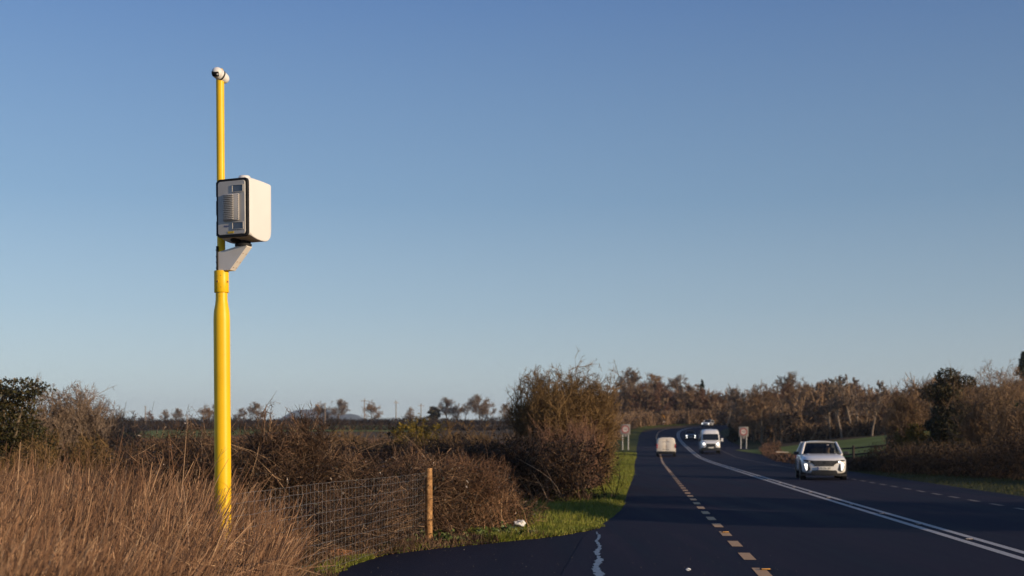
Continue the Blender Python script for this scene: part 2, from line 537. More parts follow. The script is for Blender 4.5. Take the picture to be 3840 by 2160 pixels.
ROADP = np.array([(2.2, -30), (4.1, -10), (6.7, 17), (8.75, 38), (11.3, 63), (14.7, 96), (18.3, 129), (21.8, 163), (25.8, 200), (28.2, 222), (31.3, 243), (36, 258), (45, 271), (60, 280), (85, 288), (130, 292)], float)
def spline(P, n=30):
    P = np.vstack([2 * P[0] - P[1], P, 2 * P[-1] - P[-2]]); out = []
    for i in range(1, len(P) - 2):
        p0, p1, p2, p3 = P[i - 1:i + 3]
        t = np.linspace(0, 1, n, endpoint=False)[:, None]
        out.append(.5 * ((2 * p1) + (-p0 + p2) * t + (2 * p0 - 5 * p1 + 4 * p2 - p3) * t ** 2 + (-p0 + 3 * p1 - 3 * p2 + p3) * t ** 3))
    out.append(P[-2][None]); return np.vstack(out)
RC = spline(ROADP)
RT = np.gradient(RC, axis=0); RT /= np.linalg.norm(RT, axis=1, keepdims=True)
RN = np.stack([RT[:, 1], -RT[:, 0]], 1)                   # to the right
RS = np.concatenate([[0], np.cumsum(np.linalg.norm(np.diff(RC, axis=0), axis=1))])
def road_pt(s, off):
    x = np.interp(s, RS, RC[:, 0]); y = np.interp(s, RS, RC[:, 1])
    nx = np.interp(s, RS, RN[:, 0]); ny = np.interp(s, RS, RN[:, 1])
    return x + nx * off, y + ny * off
def s_at(y): return float(np.interp(y, RC[:, 1], RS))
def offL(y): return np.interp(y, [0, 20, 22.7, 25, 29, 60, 150, 250, 300], [-5.9, -5.9, -5.78, -5.6, -5.42, -5.4, -6.2, -6.8, -6.8])
def offR(y): return np.interp(y, [0, 40, 80, 137, 250, 300], [5.5, 5.5, 5.6, 7.0, 7.6, 7.6])

ax = axis(-70, 90, 1.0, 1.07, 9000)
ay = axis(-20, 320, 1.0, 1.06, 9000)
ax = ax[np.abs(ax) < 4400]; ay = ay[(ay > -250) & (ay < 6050)]
GX, GY = np.meshgrid(ax, ay)
GZ = gz(GX, GY)
rngT = np.random.default_rng(5)
bumpy = .05 * np.sin(GX * .9 + 1.3 * np.sin(GY * .5)) * np.sin(GY * .7 + GX * .21)
xcG = 5.05 + .1 * np.clip(GY, 0, 240)
nearroad = (np.abs(GX - xcG) < 11) | (np.abs(GX) < 4)
GZ = GZ + np.where(nearroad, 0, bumpy)
# keep the sheet under the road surface along the bend
sheet('ground', GX, GY, GZ - .06, M['soil'])

def ribbon(name, s0, s1, o0, o1, dz, mat, step=1.0, kind='structure', nacross=2, jag=0, rng=None):
    s = np.arange(s0, s1 + 1e-6, step)
    yy = np.interp(s, RS, RC[:, 1])
    A = o0(yy) if callable(o0) else np.full_like(s, o0)
    B = o1(yy) if callable(o1) else np.full_like(s, o1)
    t = np.linspace(0, 1, nacross)
    OFF = A[:, None] * (1 - t) + B[:, None] * t
    if jag:
        OFF[:, 0] += rng.normal(0, jag, len(s)); OFF[:, -1] += rng.normal(0, jag, len(s))
    X = np.zeros_like(OFF); Y = np.zeros_like(OFF)
    for k in range(nacross):
        X[:, k], Y[:, k] = road_pt(s, OFF[:, k])
    # road cross section stays level: height taken on the centre line
    cx, cy = road_pt(s, 0)
    Zc = np.interp(cy, KY, KZ)
    Z = Zc[:, None] + 0 * X + dz
    return sheet(name, X, Y, Z, mat, kind)

S_END = RS[-1]
ribbon('road', 0, S_END, offL, offR, .0, M['asphalt'], 1.0, nacross=9)
# painted markings lie 4 mm above the tarmac
SG = s_at(300) if False else S_END
def edge_line(name, off, mat, y_dash, w=.15):
    a = Acc()
    def quad(s0, s1):
        x0, y0 = road_pt(s0, off - w / 2); x1, y1 = road_pt(s0, off + w / 2)
        x2, y2 = road_pt(s1, off + w / 2); x3, y3 = road_pt(s1, off - w / 2)
        c0 = np.interp(road_pt(s0, 0)[1], KY, KZ) + .005; c1 = np.interp(road_pt(s1, 0)[1], KY, KZ) + .005
        a.add([(x0, y0, c0), (x1, y1, c0), (x2, y2, c1), (x3, y3, c1)], [(0, 1, 2, 3)])
    s = s_at(15.55) - 2.24 * 8
    while s < s_at(y_dash):
        quad(s - .53, s + .53); s += 2.13
    while s < S_END - 2:
        quad(s, s + 1.8); s += 1.8
    o = a.build(name, mat); o["kind"] = 'structure'
    return o
edge_line('yellow_edge_marking', -3.62, M['yellow_line'], 62, .155)
edge_line('worn_edge_marking', 3.48, M['worn_line'], 300, .13)
ribbon('centre_line_marking', 5, S_END, -.21, -.07, .005, M['white_line'], 1.0)
ribbon('centre_line_marking', 5, S_END, .09, .22, .005, M['white_line'], 1.0)

# junction tarmac on the left, its edge read from the photo
JE = np.array([(1.62, 23.3), (1.42, 22.5), (.70, 20.9), (-.28, 19.5), (-1.11, 18.4), (-1.75, 17.1), (-1.98, 15.2), (-1.75, 12.5), (-1.2, 10), (-.9, 8), (-.7, 4), (-.7, -6)], float)
JS = spline(JE, 12)
rj = np.random.default_rng(3)
JS = JS + rj.normal(0, .018, JS.shape)
def build_side():
    L = JS; n = len(L)
    Rx = 5.05 + .1 * L[:, 1] - 4.9
    t = np.linspace(0, 1, 6)
    X = L[:, 0][:, None] * (1 - t) + Rx[:, None] * t
    Y = L[:, 1][:, None] + 0 * X
    return sheet('side_road', X, Y, 0 * X - .005, M['asphalt_old'])
build_side()

# verges
def strip(name, A, B, dz, mat, n=6, rng=None):
    t = np.linspace(0, 1, n)
    X = A[:, 0][:, None] * (1 - t) + B[:, 0][:, None] * t
    Y = A[:, 1][:, None] * (1 - t) + B[:, 1][:, None] * t
    return sheet(name, X, Y, gz(X, Y) + dz, mat)
def road_offs(y0, y1, fo, step=1.5):
    s = np.arange(s_at(y0), s_at(y1) if y1 < 290 else S_END, step)
    yy = np.interp(s, RS, RC[:, 1])
    x, y = road_pt(s, fo(yy)); return np.stack([x, y], 1)
A_ = road_offs(22.6, 291, lambda y: offL(y) + .03); B_ = road_offs(22.6, 291, lambda y: offL(y) - np.interp(y, [23, 30, 60, 150, 260], [3.5, 2.6, 2.0, 3.2, 5]))
def strip_level(name, A, B, fz, mat, n=6):
    t = np.linspace(0, 1, n)
    X = A[:, 0][:, None] * (1 - t) + B[:, 0][:, None] * t
    Y = A[:, 1][:, None] * (1 - t) + B[:, 1][:, None] * t
    Z = np.maximum(gz(X, Y), fz[:, None]) + .03 * np.minimum(1, t * 8)[None]
    return sheet(name, X, Y, Z, mat)
def road_z(y0, y1, step=1.5):
    s = np.arange(s_at(y0), s_at(y1) if y1 < 290 else S_END, step)
    return np.interp(road_pt(s, 0)[1], KY, KZ)
strip_level('grass_verge', A_, B_, road_z(22.6, 291) - .02, M['verge'])
A2 = road_offs(-20, 291, lambda y: offR(y) - .03); B2 = road_offs(-20, 291, lambda y: offR(y) + np.interp(y, [0, 45, 75, 150, 240, 270], [7, 5, 2.5, 3.5, 6, 9]))
M['verge_dim'] = m_noise('verge_painted_shade', (.022, .028, .008), (.055, .055, .018), 1.5, .95, bump=.6, bscale=14, spec=.1)  # darker copy of the verge colour; the shade on this side is painted in
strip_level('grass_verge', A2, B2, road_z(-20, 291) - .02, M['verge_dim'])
# junction corner verge
JV = JS[4:]
dirj = np.array([-1.0, .35]); dirj /= np.linalg.norm(dirj)
JG = JS[JS[:, 1] > 19.7]
strip('grass_verge', JG, JG + dirj[None] * np.interp(JG[:, 1], [19.7, 20.6, 23], [.25, 1.3, 2.5])[:, None], .018, M['verge'])
strip('litter_verge', JV + 0 * dirj, JV + dirj[None] * np.interp(JV[:, 1], [-6, 10, 15, 19, 23], [1.0, .9, 1.0, 1.5, 2.5])[:, None], .012, M['soil'])

# green pasture beyond
def patch_field(name, x0, x1, y0, y1, dz=.04, n=14):
    X, Y = np.meshgrid(np.linspace(x0, x1, n), np.linspace(y0, y1, n))
    return sheet(name, X, Y, gz(X, Y) + dz, M['field'])
patch_field('pasture', 25.5, 60, 84, 150)
patch_field('pasture', 60, 110, 84, 150)
patch_field('pasture', -80, -50, 212, 300)
patch_field('pasture', -75, -22, 280, 390)

# distant hill
def hill():
    n = 90; m = 14
    u = np.linspace(0, 1, n); x = -1100 + u * 620
    prof = np.interp(x, [-1100, -1010, -960, -905, -870, -830, -790, -740, -690, -600, -480], [90, 120, 143, 155, 152, 140, 131, 127, 114, 98, 60])
    v = np.linspace(-1, 1, m)
    X = np.tile(x, (m, 1)); Y = 5200 + v[:, None] * 700 + 0 * X
    Z = prof[None] * (1 - v[:, None] ** 2) ** .8 * .98 + 4 * np.sin(X * .05 + v[:, None] * 3)
    sheet('hill', X * (5200 / 6000), Y, Z * (5200 / 6000) + 4, M['hill'])
hill()

# ------------------------------------------------------------------ vegetation generators
def grow(rng, P0, D0, L, n, wob, up):
    N = len(P0); P = np.zeros((N, n + 1, 3)); P[:, 0] = P0
    D = D0 / np.linalg.norm(D0, axis=1, keepdims=True)
    for i in range(n):
        D = D + rng.normal(0, wob, (N, 3)); D[:, 2] += up
        D /= np.linalg.norm(D, axis=1, keepdims=True)
        P[:, i + 1] = P[:, i] + D * (L / n)[:, None]
    return P
def taper(r0, n, e=.25):
    t = np.linspace(0, 1, n + 1)
    return r0[:, None] * (1 - t * (1 - e))[None]
def kids(rng, P, L, r, m, t0, t1, a0, a1, lf, rf):
    N, n1, _ = P.shape; n = n1 - 1
    idx = np.repeat(np.arange(N), m)
    t = rng.uniform(t0, t1, len(idx)) * n
    i = np.minimum(t.astype(int), n - 1); f = (t - i)[:, None]
    pos = P[idx, i] * (1 - f) + P[idx, i + 1] * f
    d = P[idx, i + 1] - P[idx, i]; d /= np.linalg.norm(d, axis=1, keepdims=True) + 1e-9
    w = np.cross(d, rng.normal(size=d.shape)); w /= np.linalg.norm(w, axis=1, keepdims=True) + 1e-9
    a = rng.uniform(a0, a1, len(idx))[:, None]
    D = d * np.cos(a) + w * np.sin(a)
    tt = t / n
    return pos, D, L[idx] * lf * (1 - .5 * tt) * rng.uniform(.6, 1.25, len(idx)), r[idx] * rf * (1 - .6 * tt)

def keep(rng, P, env, lo, hi):
    """mask of the polylines whose tip and middle lie inside the envelope"""
    q = rng.uniform(lo, hi, len(P))
    return (env(P[:, -1]) < q) & (env(P[:, P.shape[1] // 2]) < q)

def bare_tree(seed, H=10, spread=.8, clear=.22, r0=.22, fine=.022, m=(16, 8, 6, 5), up=.10, stems=1, upright=0.0, t1=.98, lf=.50, a0=18, a1=84):
    """returns (trunk Acc, crown Acc) of a leafless tree H metres tall standing at the origin"""
    rng = np.random.default_rng(seed); T = Acc(); C = Acc()
    zc = H * .54; rz = H - zc; rx = H * .42 * spread
    def env(p):
        x, y, z = p[:, 0], p[:, 1], p[:, 2] - zc
        kz = np.where(z > 0, rz, zc * .95)
        lob = 1 + .10 * np.sin(np.arctan2(y, x) * 3 + seed) + .07 * np.sin(p[:, 2] * 5 / H * 3 + x * 2)
        return np.sqrt((x * x + y * y) / rx ** 2 + (z / kz) ** 2) / lob
    P0 = rng.normal(0, .12 * (stems > 1), (stems, 3)); P0[:, 2] = -.1
    D0 = rng.normal(0, .07 + .16 * (stems > 1), (stems, 3)); D0[:, 2] = 1
    L = np.full(stems, H * .92) * rng.uniform(.85, 1.05, stems); r = np.full(stems, r0)
    P = grow(rng, P0, D0, L, 8, .07, .03); T.tubes(rng, P, taper(r, 8, .2), 7)
    p, d, l, rr = kids(rng, P, L, r, m[0], clear, t1, R(a0), R(a1) - upright, lf * spread, .5)
    P1 = grow(rng, p, d, l, 5, .13, up); k = keep(rng, P1, env, .92, 1.05); P1, l, rr = P1[k], l[k], rr[k]; T.tubes(rng, P1, taper(rr, 5), 4)
    p, d, l2, r2 = kids(rng, P1, l, rr, m[1], .2, 1, R(20), R(60), .55, .5)
    P2 = grow(rng, p, d, l2, 3, .16, up); k = keep(rng, P2, env, .85, 1.02); P2, l2, r2 = P2[k], l2[k], r2[k]; C.tubes(rng, P2, taper(np.maximum(r2, fine), 3), 3)
    p, d, l3, r3 = kids(rng, P2, l2, r2, m[2], .2, 1, R(20), R(55), .6, .6)
    P3 = grow(rng, p, d, l3, 2, .18, up); k = keep(rng, P3, env, .88, 1.04); P3, l3, r3 = P3[k], l3[k], r3[k]; C.tubes(rng, P3, taper(np.full(len(l3), fine * .8), 2), 2)
    p, d, l4, r4 = kids(rng, P3, l3, r3, m[3], .2, 1, R(15), R(50), .75, .6)
    P4 = grow(rng, p, d, l4, 1, .2, up); k = keep(rng, P4, env, .9, 1.06); P4 = P4[k]; C.tubes(rng, P4, taper(np.full(len(P4), fine * .55), 1, .3), 2)
    return T, C

def bare_bush(seed, H=3, W=2.6, pw=2.0, stems=16, fine=.006, m=(9, 7, 5), up=.06, base=.35, r0=.03, lean=.55, leaves=0, lsize=.03):
    rng = np.random.default_rng(seed); C = Acc()
    P0 = rng.normal(0, base, (stems, 3)); P0[:, 2] = -.05
    D0 = np.zeros((stems, 3)); a = rng.uniform(0, 2 * math.pi, stems); q = rng.uniform(.05, 1, stems) ** .6 * lean * W / H
    D0[:, 0] = np.cos(a) * q; D0[:, 1] = np.sin(a) * q; D0[:, 2] = 1
    L = H * rng.uniform(.62, .98, stems); r = np.full(stems, r0)
    def env(p):
        x, y, z = p[:, 0], p[:, 1], p[:, 2] - .45 * H
        a_ = np.arctan2(y, x); lob = 1 + .12 * np.sin(a_ * 3 + seed) + .10 * np.sin(a_ * 5 + p[:, 2] * 4 / H + seed * 2)
        return (((x * x + y * y) / (W / 2) ** 2) ** (pw / 2) + np.where(z > 0, np.abs(z / (.55 * H)) ** pw, np.abs(z / (.75 * H)) ** pw)) ** (1 / pw) / lob
    P = grow(rng, P0, D0, L, 6, .10, .04); k = keep(rng, P, env, .95, 1.1); P, L, r = P[k], L[k], r[k]; C.tubes(rng, P, taper(r, 6, .25), 4)
    p, d, l, rr = kids(rng, P, L, r, m[0], .12, 1, R(20), R(75), .42, .55)
    P1 = grow(rng, p, d, l, 4, .16, up); k = keep(rng, P1, env, .85, 1.08); P1, l, rr = P1[k], l[k], rr[k]; C.tubes(rng, P1, taper(np.maximum(rr, fine * 1.6), 4), 3)
    p, d, l2, r2 = kids(rng, P1, l, rr, m[1], .1, 1, R(20), R(65), .55, .6)
    P2 = grow(rng, p, d, l2, 2, .2, up); k = keep(rng, P2, env, .85, 1.12); P2, l2, r2 = P2[k], l2[k], r2[k]; C.tubes(rng, P2, taper(np.full(len(l2), fine * 1.1), 2), 2)
    p, d, l3, r3 = kids(rng, P2, l2, r2, m[2], .1, 1, R(20), R(60), .7, .6)
    P3 = grow(rng, p, d, l3, 1, .2, up); k = keep(rng, P3, env, .85, 1.15); P3 = P3[k]; C.tubes(rng, P3, taper(np.full(len(P3), fine * .8), 1), 2)
    if leaves:
        k = rng.integers(0, len(P3), leaves)
        C.leaves(rng, P3[k, 1] + rng.normal(0, .03, (leaves, 3)), rng.uniform(.5, 1.2, leaves) * lsize, mi=1)
    return C

def blob_leaves(seed, lumps, n, size, stems=True, asp=.7):
    """evergreen/ivy foliage: leaf quads packed through a union of lumps ((x,y,z),(rx,ry,rz))"""
    rng = np.random.default_rng(seed); C = Acc()
    vol = np.array([l[1][0] * l[1][1] * l[1][2] for l in lumps]); vol = vol / vol.sum()
    pts = []
    for (c, rr), w in zip(lumps, vol):
        k = int(n * w) + 8
        v = rng.normal(size=(k, 3)); v /= np.linalg.norm(v, axis=1, keepdims=True)
        rad = rng.uniform(.35, 1.0, k) ** .45
        rad *= 1 + .13 * np.sin(v[:, 0] * 7 + c[0] * 3) * np.cos(v[:, 2] * 9 + c[2] * 5) + rng.normal(0, .05, k)
        pts.append(np.array(c) + v * rad[:, None] * np.array(rr))
    Pn = np.concatenate(pts)
    C.leaves(rng, Pn, rng.uniform(.6, 1.3, len(Pn)) * size, asp)
    return C

def lumps_col(seed, H, W, k=14, z0=.3, taperp=.6):
    rng = np.random.default_rng(seed); out = []
    for i in range(k):
        t = (i + .5) / k
        w = W * .5 * (1 - taperp * t) * rng.uniform(.75, 1.15)
        out.append(((rng.normal(0, W * .13), rng.normal(0, W * .13), z0 + t * (H - z0) * .93), (w * rng.uniform(.6, 1), w * rng.uniform(.6, 1), H / k * rng.uniform(1.0, 1.9))))
    return out

def thicket(seed, path, H, W, n, fine=.004, arch=-.16, leaves=0, lsize=.022, kidsn=(7, 4), dense=0, hfun=None, up0=1.0, spread=.5, dsize=.03):
    """mass of arching canes grown along a path (list of (x,y)); H may vary through hfun(t)"""
    rng = np.random.default_rng(seed); C = Acc()
    Pth = np.array(path, float); seg = np.linalg.norm(np.diff(Pth, axis=0), axis=1); cs = np.concatenate([[0], np.cumsum(seg)])
    tt_ = np.linspace(0, 1, 160); sx = np.interp(tt_ * cs[-1], cs, Pth[:, 0]); sy = np.interp(tt_ * cs[-1], cs, Pth[:, 1])
    sh = H * (hfun(tt_) if hfun else np.ones(160)); sg = gz(sx, sy)
    def env(p):
        dd = (p[:, 0][:, None] - sx) ** 2 + (p[:, 1][:, None] - sy) ** 2; i = dd.argmin(1)
        lump = 1 + .10 * np.sin(p[:, 0] * 5.3 / max(H, .8) + p[:, 1] * 1.7 + seed) + .06 * np.sin(p[:, 0] * 13 / max(H, .8) + seed)
        u = np.sqrt(dd[np.arange(len(p)), i]) / (W * .5 + .25)
        return np.maximum((p[:, 2] - sg[i]) / (sh[i] * lump) * (1 + .22 * np.clip(u, 0, 1.2) ** 3), u * .9)
    t = rng.uniform(0, cs[-1], n)
    x = np.interp(t, cs, Pth[:, 0]) + rng.uniform(-W / 2, W / 2, n); y = np.interp(t, cs, Pth[:, 1]) + rng.uniform(-W / 2, W / 2, n)
    h = H * (hfun(t / cs[-1]) if hfun else 1.0) * np.ones(n)
    P0 = np.stack([x, y, gz(x, y) - .03], 1)
    D0 = rng.normal(0, spread, (n, 3)); D0[:, 2] = up0
    L = h * rng.uniform(.85, 1.45, n)
    P = grow(rng, P0, D0, L, 7, .13, arch); k = keep(rng, P, env, .8, 1.15) & (P[:, :, 2].max(1) - P[:, 0, 2] < h * rng.uniform(.85, 1.22, n)); P = P[k]; L = L[k]; n = len(P)
    C.tubes(rng, P, taper(np.full(n, fine * 1.7), 7, .35), 3)
    p, d, l, rr = kids(rng, P, L, np.full(n, fine), kidsn[0], .06, 1, R(25), R(85), .33, 1)
    P1 = grow(rng, p, d, l, 3, .22, 0.0); k = keep(rng, P1, env, .8, 1.08); P1, l = P1[k], l[k]; rr = rr[k]; C.tubes(rng, P1, taper(np.full(len(l), fine * .9), 3), 2)
    p, d, l2, rr = kids(rng, P1, l, rr, kidsn[1], .2, 1, R(25), R(80), .55, 1)
    P2 = grow(rng, p, d, l2, 1, .2, .02); k = keep(rng, P2, env, .8, 1.1); P2 = P2[k]; C.tubes(rng, P2, taper(np.full(len(P2), fine * .6), 1), 2)
    if leaves:
        k = rng.integers(0, len(P1), leaves)
        C.leaves(rng, P1[k, rng.integers(0, 4, leaves)] + rng.normal(0, .035, (leaves, 3)), rng.uniform(.5, 1.3, leaves) * lsize, mi=1)
    if dense:
        t = rng.uniform(0, cs[-1], dense)
        x = np.interp(t, cs, Pth[:, 0]) + rng.uniform(-W / 2, W / 2, dense) * .9; y = np.interp(t, cs, Pth[:, 1]) + rng.uniform(-W / 2, W / 2, dense) * .9
        hh = H * (hfun(t / cs[-1]) if hfun else 1.0) * .78 * np.sqrt(np.clip(1 - ((rng.uniform(-1, 1, dense)) ** 2) * .5, 0, 1))
        z = gz(x, y) + rng.uniform(0, 1, dense) * hh
        k3 = dsize > .1
        C.leaves(rng, np.stack([x, y, z], 1), rng.uniform(.5, 1.3, dense) * dsize * (1.7 if k3 else 1.15), asp=.14 if k3 else .35, mi=1)
    return C

def place(o, x, y, rz=0.0, s=1.0, dz=0.0, sz=None):
    o.location = (x, y, gz1(x, y) + dz - .02); o.rotation_euler = (0, 0, rz); o.scale = (s, s, sz or s)
    return o

# ------------------------------------------------------------------ reeds: one mass of dead stalks
def reeds():
    rng = np.random.default_rng(11); C = Acc()
    n = 27000
    d = 5.2 + 19.5 * rng.uniform(0, 1, n) ** 1.15
    xr = np.interp(d, [5, 8, 10, 12, 14, 17, 20, 25], [-1.2, -1.6, -1.9, -2.22, -2.5, -3.0, -3.7, -5.2])
    xl = -.43 * d - .8
    u = rng.uniform(0, 1, n)
    x = xl + (xr - xl) * u; y = d
    # clumping: drop points in noise gaps
    g = np.sin(x * 2.1 + 1.7 * np.sin(y * 1.3)) + np.sin(y * 1.9 + 2.1 * np.sin(x * 1.1 + 2)) + rng.normal(0, .8, n)
    keep_ = g > -1.4
    x, y = x[keep_], y[keep_]; n = len(x)
    edge = np.clip((np.interp(y, [5, 8, 10, 12, 14, 17, 20, 25], [-1.2, -1.6, -1.9, -2.22, -2.5, -3.0, -3.7, -5.2]) - x) / .9, 0, 1)
    h = np.interp(y, [5, 8, 10, 13, 16, 25], [.88, .90, .96, 1.02, 1.02, 1.06]) * (.66 + .34 * edge)
    pxr = 512 + x / y * F + 8
    h = np.where((y < 13.95) & (np.abs(pxr - 222) < 17), h * .64, h)
    h = h * rng.normal(.93, .15, n) * (1 + .10 * np.sin(x * 1.7 + y)) 
    tall = rng.uniform(0, 1, n) < .055
    h = np.where(tall, h * rng.uniform(1.12, 1.4, n), h)
    P0 = np.stack([x, y, gz(x, y) - .03], 1)
    D0 = np.stack([rng.normal(.27, .24, n), rng.normal(.02, .22, n), np.ones(n)], 1)
    P = np.zeros((n, 5, 3)); P[:, 0] = P0
    D = D0 / np.linalg.norm(D0, axis=1, keepdims=True)
    bend = rng.normal(.02, .03, n)
    for i in range(4):
        D = D + rng.normal(0, .022, (n, 3)); D[:, 0] += bend; D /= np.linalg.norm(D, axis=1, keepdims=True)
        P[:, i + 1] = P[:, i] + D * (h / 4)[:, None]
    r = rng.uniform(.0028, .0064, n)
    C.tubes(rng, P, taper(r, 4, .45), 3)
    # hanging dead leaves and seed heads
    p, dd, l, rr = kids(rng, P, h, r, 2, .25, .95, R(12), R(50), .17, 1)
    Pl = grow(rng, p, dd, l, 2, .12, .02); C.tubes(rng, Pl, taper(np.full(len(l), .0042), 2, .2), 2)
    # broken and lying stalks
    m = 8000; k = rng.integers(0, n, m)
    Pb = P0[k].copy(); Pb[:, 2] += rng.uniform(.05, .65, m)
    Db = rng.normal(0, 1, (m, 3)); Db[:, 2] *= .35
    Pb = grow(rng, Pb, Db, rng.uniform(.3, .8, m), 2, .1, -.02); C.tubes(rng, Pb, taper(np.full(m, .0034), 2, .5), 3)
    # litter
    k = rng.integers(0, n, 9000)
    L = P0[k].copy(); L[:, :2] += rng.normal(0, .1, (9000, 2)); L[:, 2] = gz(L[:, 0], L[:, 1]) + rng.uniform(0, .25, 9000)
    C.leaves(rng, L, rng.uniform(.02, .06, 9000), .2)
    o = C.build('dead_reeds', M['reed'])
    tag(o, 'dense mass of tall brown dead stalks filling the lower left around the yellow pole', 'dead reeds', kind='stuff')
reeds()

# ------------------------------------------------------------------ brambles and shrubs near the fence
def hf(t): return np.interp(t, [0, .12, .3, .55, .8, 1], [1.15, 1.3, 1.15, .98, .93, .85])
C = thicket(21, [(-5.6, 21.5), (-4.2, 18.6), (-3.2, 19.2), (-2.2, 20.6), (-1.2, 22.3)], 1.62, 2.1, 4200, .004, arch=-.09, leaves=22000, lsize=.02, dense=30000, hfun=hf, kidsn=(8, 4), dsize=.028)
tag(C.build('bramble_thicket', [M['bramble'], M['bramble_leaf']]), 'tangled dark brown bramble thicket behind the wire mesh fence', 'bramble')
C = thicket(22, [(-1.3, 21.9), (-.7, 22.1), (-.15, 22.7)], 1.5, 1.3, 2900, .0036, leaves=7000, lsize=.018, dense=8000, hfun=lambda t: np.interp(t, [0, .4, .75, 1], [1.0, .95, .72, .45]), kidsn=(9, 4), arch=-.02, spread=.3, dsize=.025)
tag(C.build('bramble_mound', [M['reed'], M['bramble_leaf']]), 'rounded russet bramble mound just right of the wooden fence post', 'bramble')
C = thicket(23, [(-2.75, 15.2), (-2.5, 16.8), (-2.2, 18.0), (-1.8, 19.6)], 1.0, .8, 900, .0042, leaves=3500, lsize=.018, kidsn=(6, 3), dense=1500)
tag(C.build('bramble_canes', [M['bramble'], M['bramble_leaf']]), 'loose thorny canes growing right against the wire mesh', 'bramble')
def spiky():
    C = bare_bush(31, H=2.3, W=1.8, stems=60, fine=.0048, m=(14, 8, 4), r0=.014, lean=.5, leaves=2200, lsize=.014, base=.22)
    o = C.build('thorn_bush', [M['bramble'], M['bramble_leaf']]); place(o, -3.35, 19.3)
    tag(o, 'tall spiky hawthorn bush right of the yellow pole, breaking the skyline', 'bush')
    C = bare_bush(32, H=1.95, W=2.0, stems=30, fine=.0042, m=(9, 6, 3), r0=.012, lean=.6, leaves=900, lsize=.014)
    o = C.build('thorn_bush', [M['bramble'], M['bramble_leaf']]); place(o, -4.3, 19.9)
    tag(o, 'low arching thorn bush directly behind the yellow pole', 'bush')
spiky()

# dark hedge in the tree shadow, left verge
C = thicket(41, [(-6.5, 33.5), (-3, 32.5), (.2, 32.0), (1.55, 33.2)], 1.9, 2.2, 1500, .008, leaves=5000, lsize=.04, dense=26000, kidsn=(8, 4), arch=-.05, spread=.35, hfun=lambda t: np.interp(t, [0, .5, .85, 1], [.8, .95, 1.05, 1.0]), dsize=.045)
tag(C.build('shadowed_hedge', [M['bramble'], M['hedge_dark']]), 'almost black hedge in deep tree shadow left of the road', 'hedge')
C = thicket(42, [(-14, 46), (-7, 44), (-2.5, 41), (.3, 39.5)], 2.0, 2.2, 1300, .009, leaves=4000, lsize=.045, dense=16000, kidsn=(7, 4), arch=-.04, spread=.35, dsize=.05)
tag(C.build('brown_hedge', [M['twig'], M['hedge_dark']]), 'brown scrubby hedge behind the brambles left of the dark shadow', 'hedge')

# big bush left of the road, and the pinkish shrubs at its foot
C = bare_bush(51, H=4.2, W=3.9, pw=3.2, stems=150, fine=.0085, m=(18, 10, 6), r0=.024, lean=1.0, base=.6, leaves=0)
o = C.build('big_bush', [M['twig_olive']]); place(o, 1.62, 42.0)
tag(o, 'largest rounded leafless bush standing on the left verge of the road', 'bush')
C = bare_bush(52, H=3.9, W=2.6, pw=3.0, stems=60, fine=.008, m=(12, 8, 5), r0=.03, lean=.5, base=.4)
o = C.build('big_bush', [M['twig']]); place(o, 2.35, 45.5)
tag(o, 'second tall bush tucked behind the right side of the largest bush', 'bush')
C = bare_bush(53, H=3.9, W=2.2, stems=18, fine=.007, m=(9, 6, 4), r0=.03, lean=.6, base=.4)
o = C.build('big_bush', [M['twig']]); place(o, .45, 43.2)
tag(o, 'thin see-through bush on the left flank of the largest bush', 'bush')
C = thicket(54, [(.8, 38.6), (1.9, 38.4), (2.35, 41), (2.8, 44.5)], 2.3, .8, 1800, .006, leaves=500, lsize=.03, kidsn=(6, 4), arch=.02, spread=.22, dense=2200, dsize=.04)
tag(C.build('red_stemmed_shrub', [M['twig_red'], M['bramble_leaf']]), 'reddish upright-stemmed shrub at the foot of the largest bush', 'shrub')
def rh(t): return np.interp(t, [0, .1, .25, .5, 1], [3.1, 3.3, 2.8, 2.6, 3.0])
pth = [tuple(float(v) for v in road_pt(s_at(y), float(offL(y)) - w)) for y, w in ((47, 1.6), (55, 1.8), (70, 2.4), (95, 3.0), (125, 3.4), (160, 4.2), (200, 4.6), (240, 6.0))]
C = thicket(55, pth[:4], 1.0, 1.3, 1700, .011, leaves=0, kidsn=(8, 4), arch=.02, spread=.25, hfun=lambda t: np.interp(t, [0, .3, 1], [3.0, 2.8, 2.4]), dense=9000, dsize=.06)
tag(C.build('roadside_hedge', [M['twig_olive'], M['hedge_dark']]), 'tall leafless hedge along the left verge just beyond the largest bush', 'hedge')
C = thicket(56, pth[3:], 1.0, 1.8, 1600, .02, leaves=0, kidsn=(7, 4), arch=.02, spread=.25, hfun=lambda t: np.interp(t, [0, 1], [2.4, 3.4]), dense=9000, dsize=.12)
tag(C.build('roadside_hedge', [M['twig'], M['hedge_dark']]), 'far stretch of hedge behind the left speed limit sign', 'hedge')

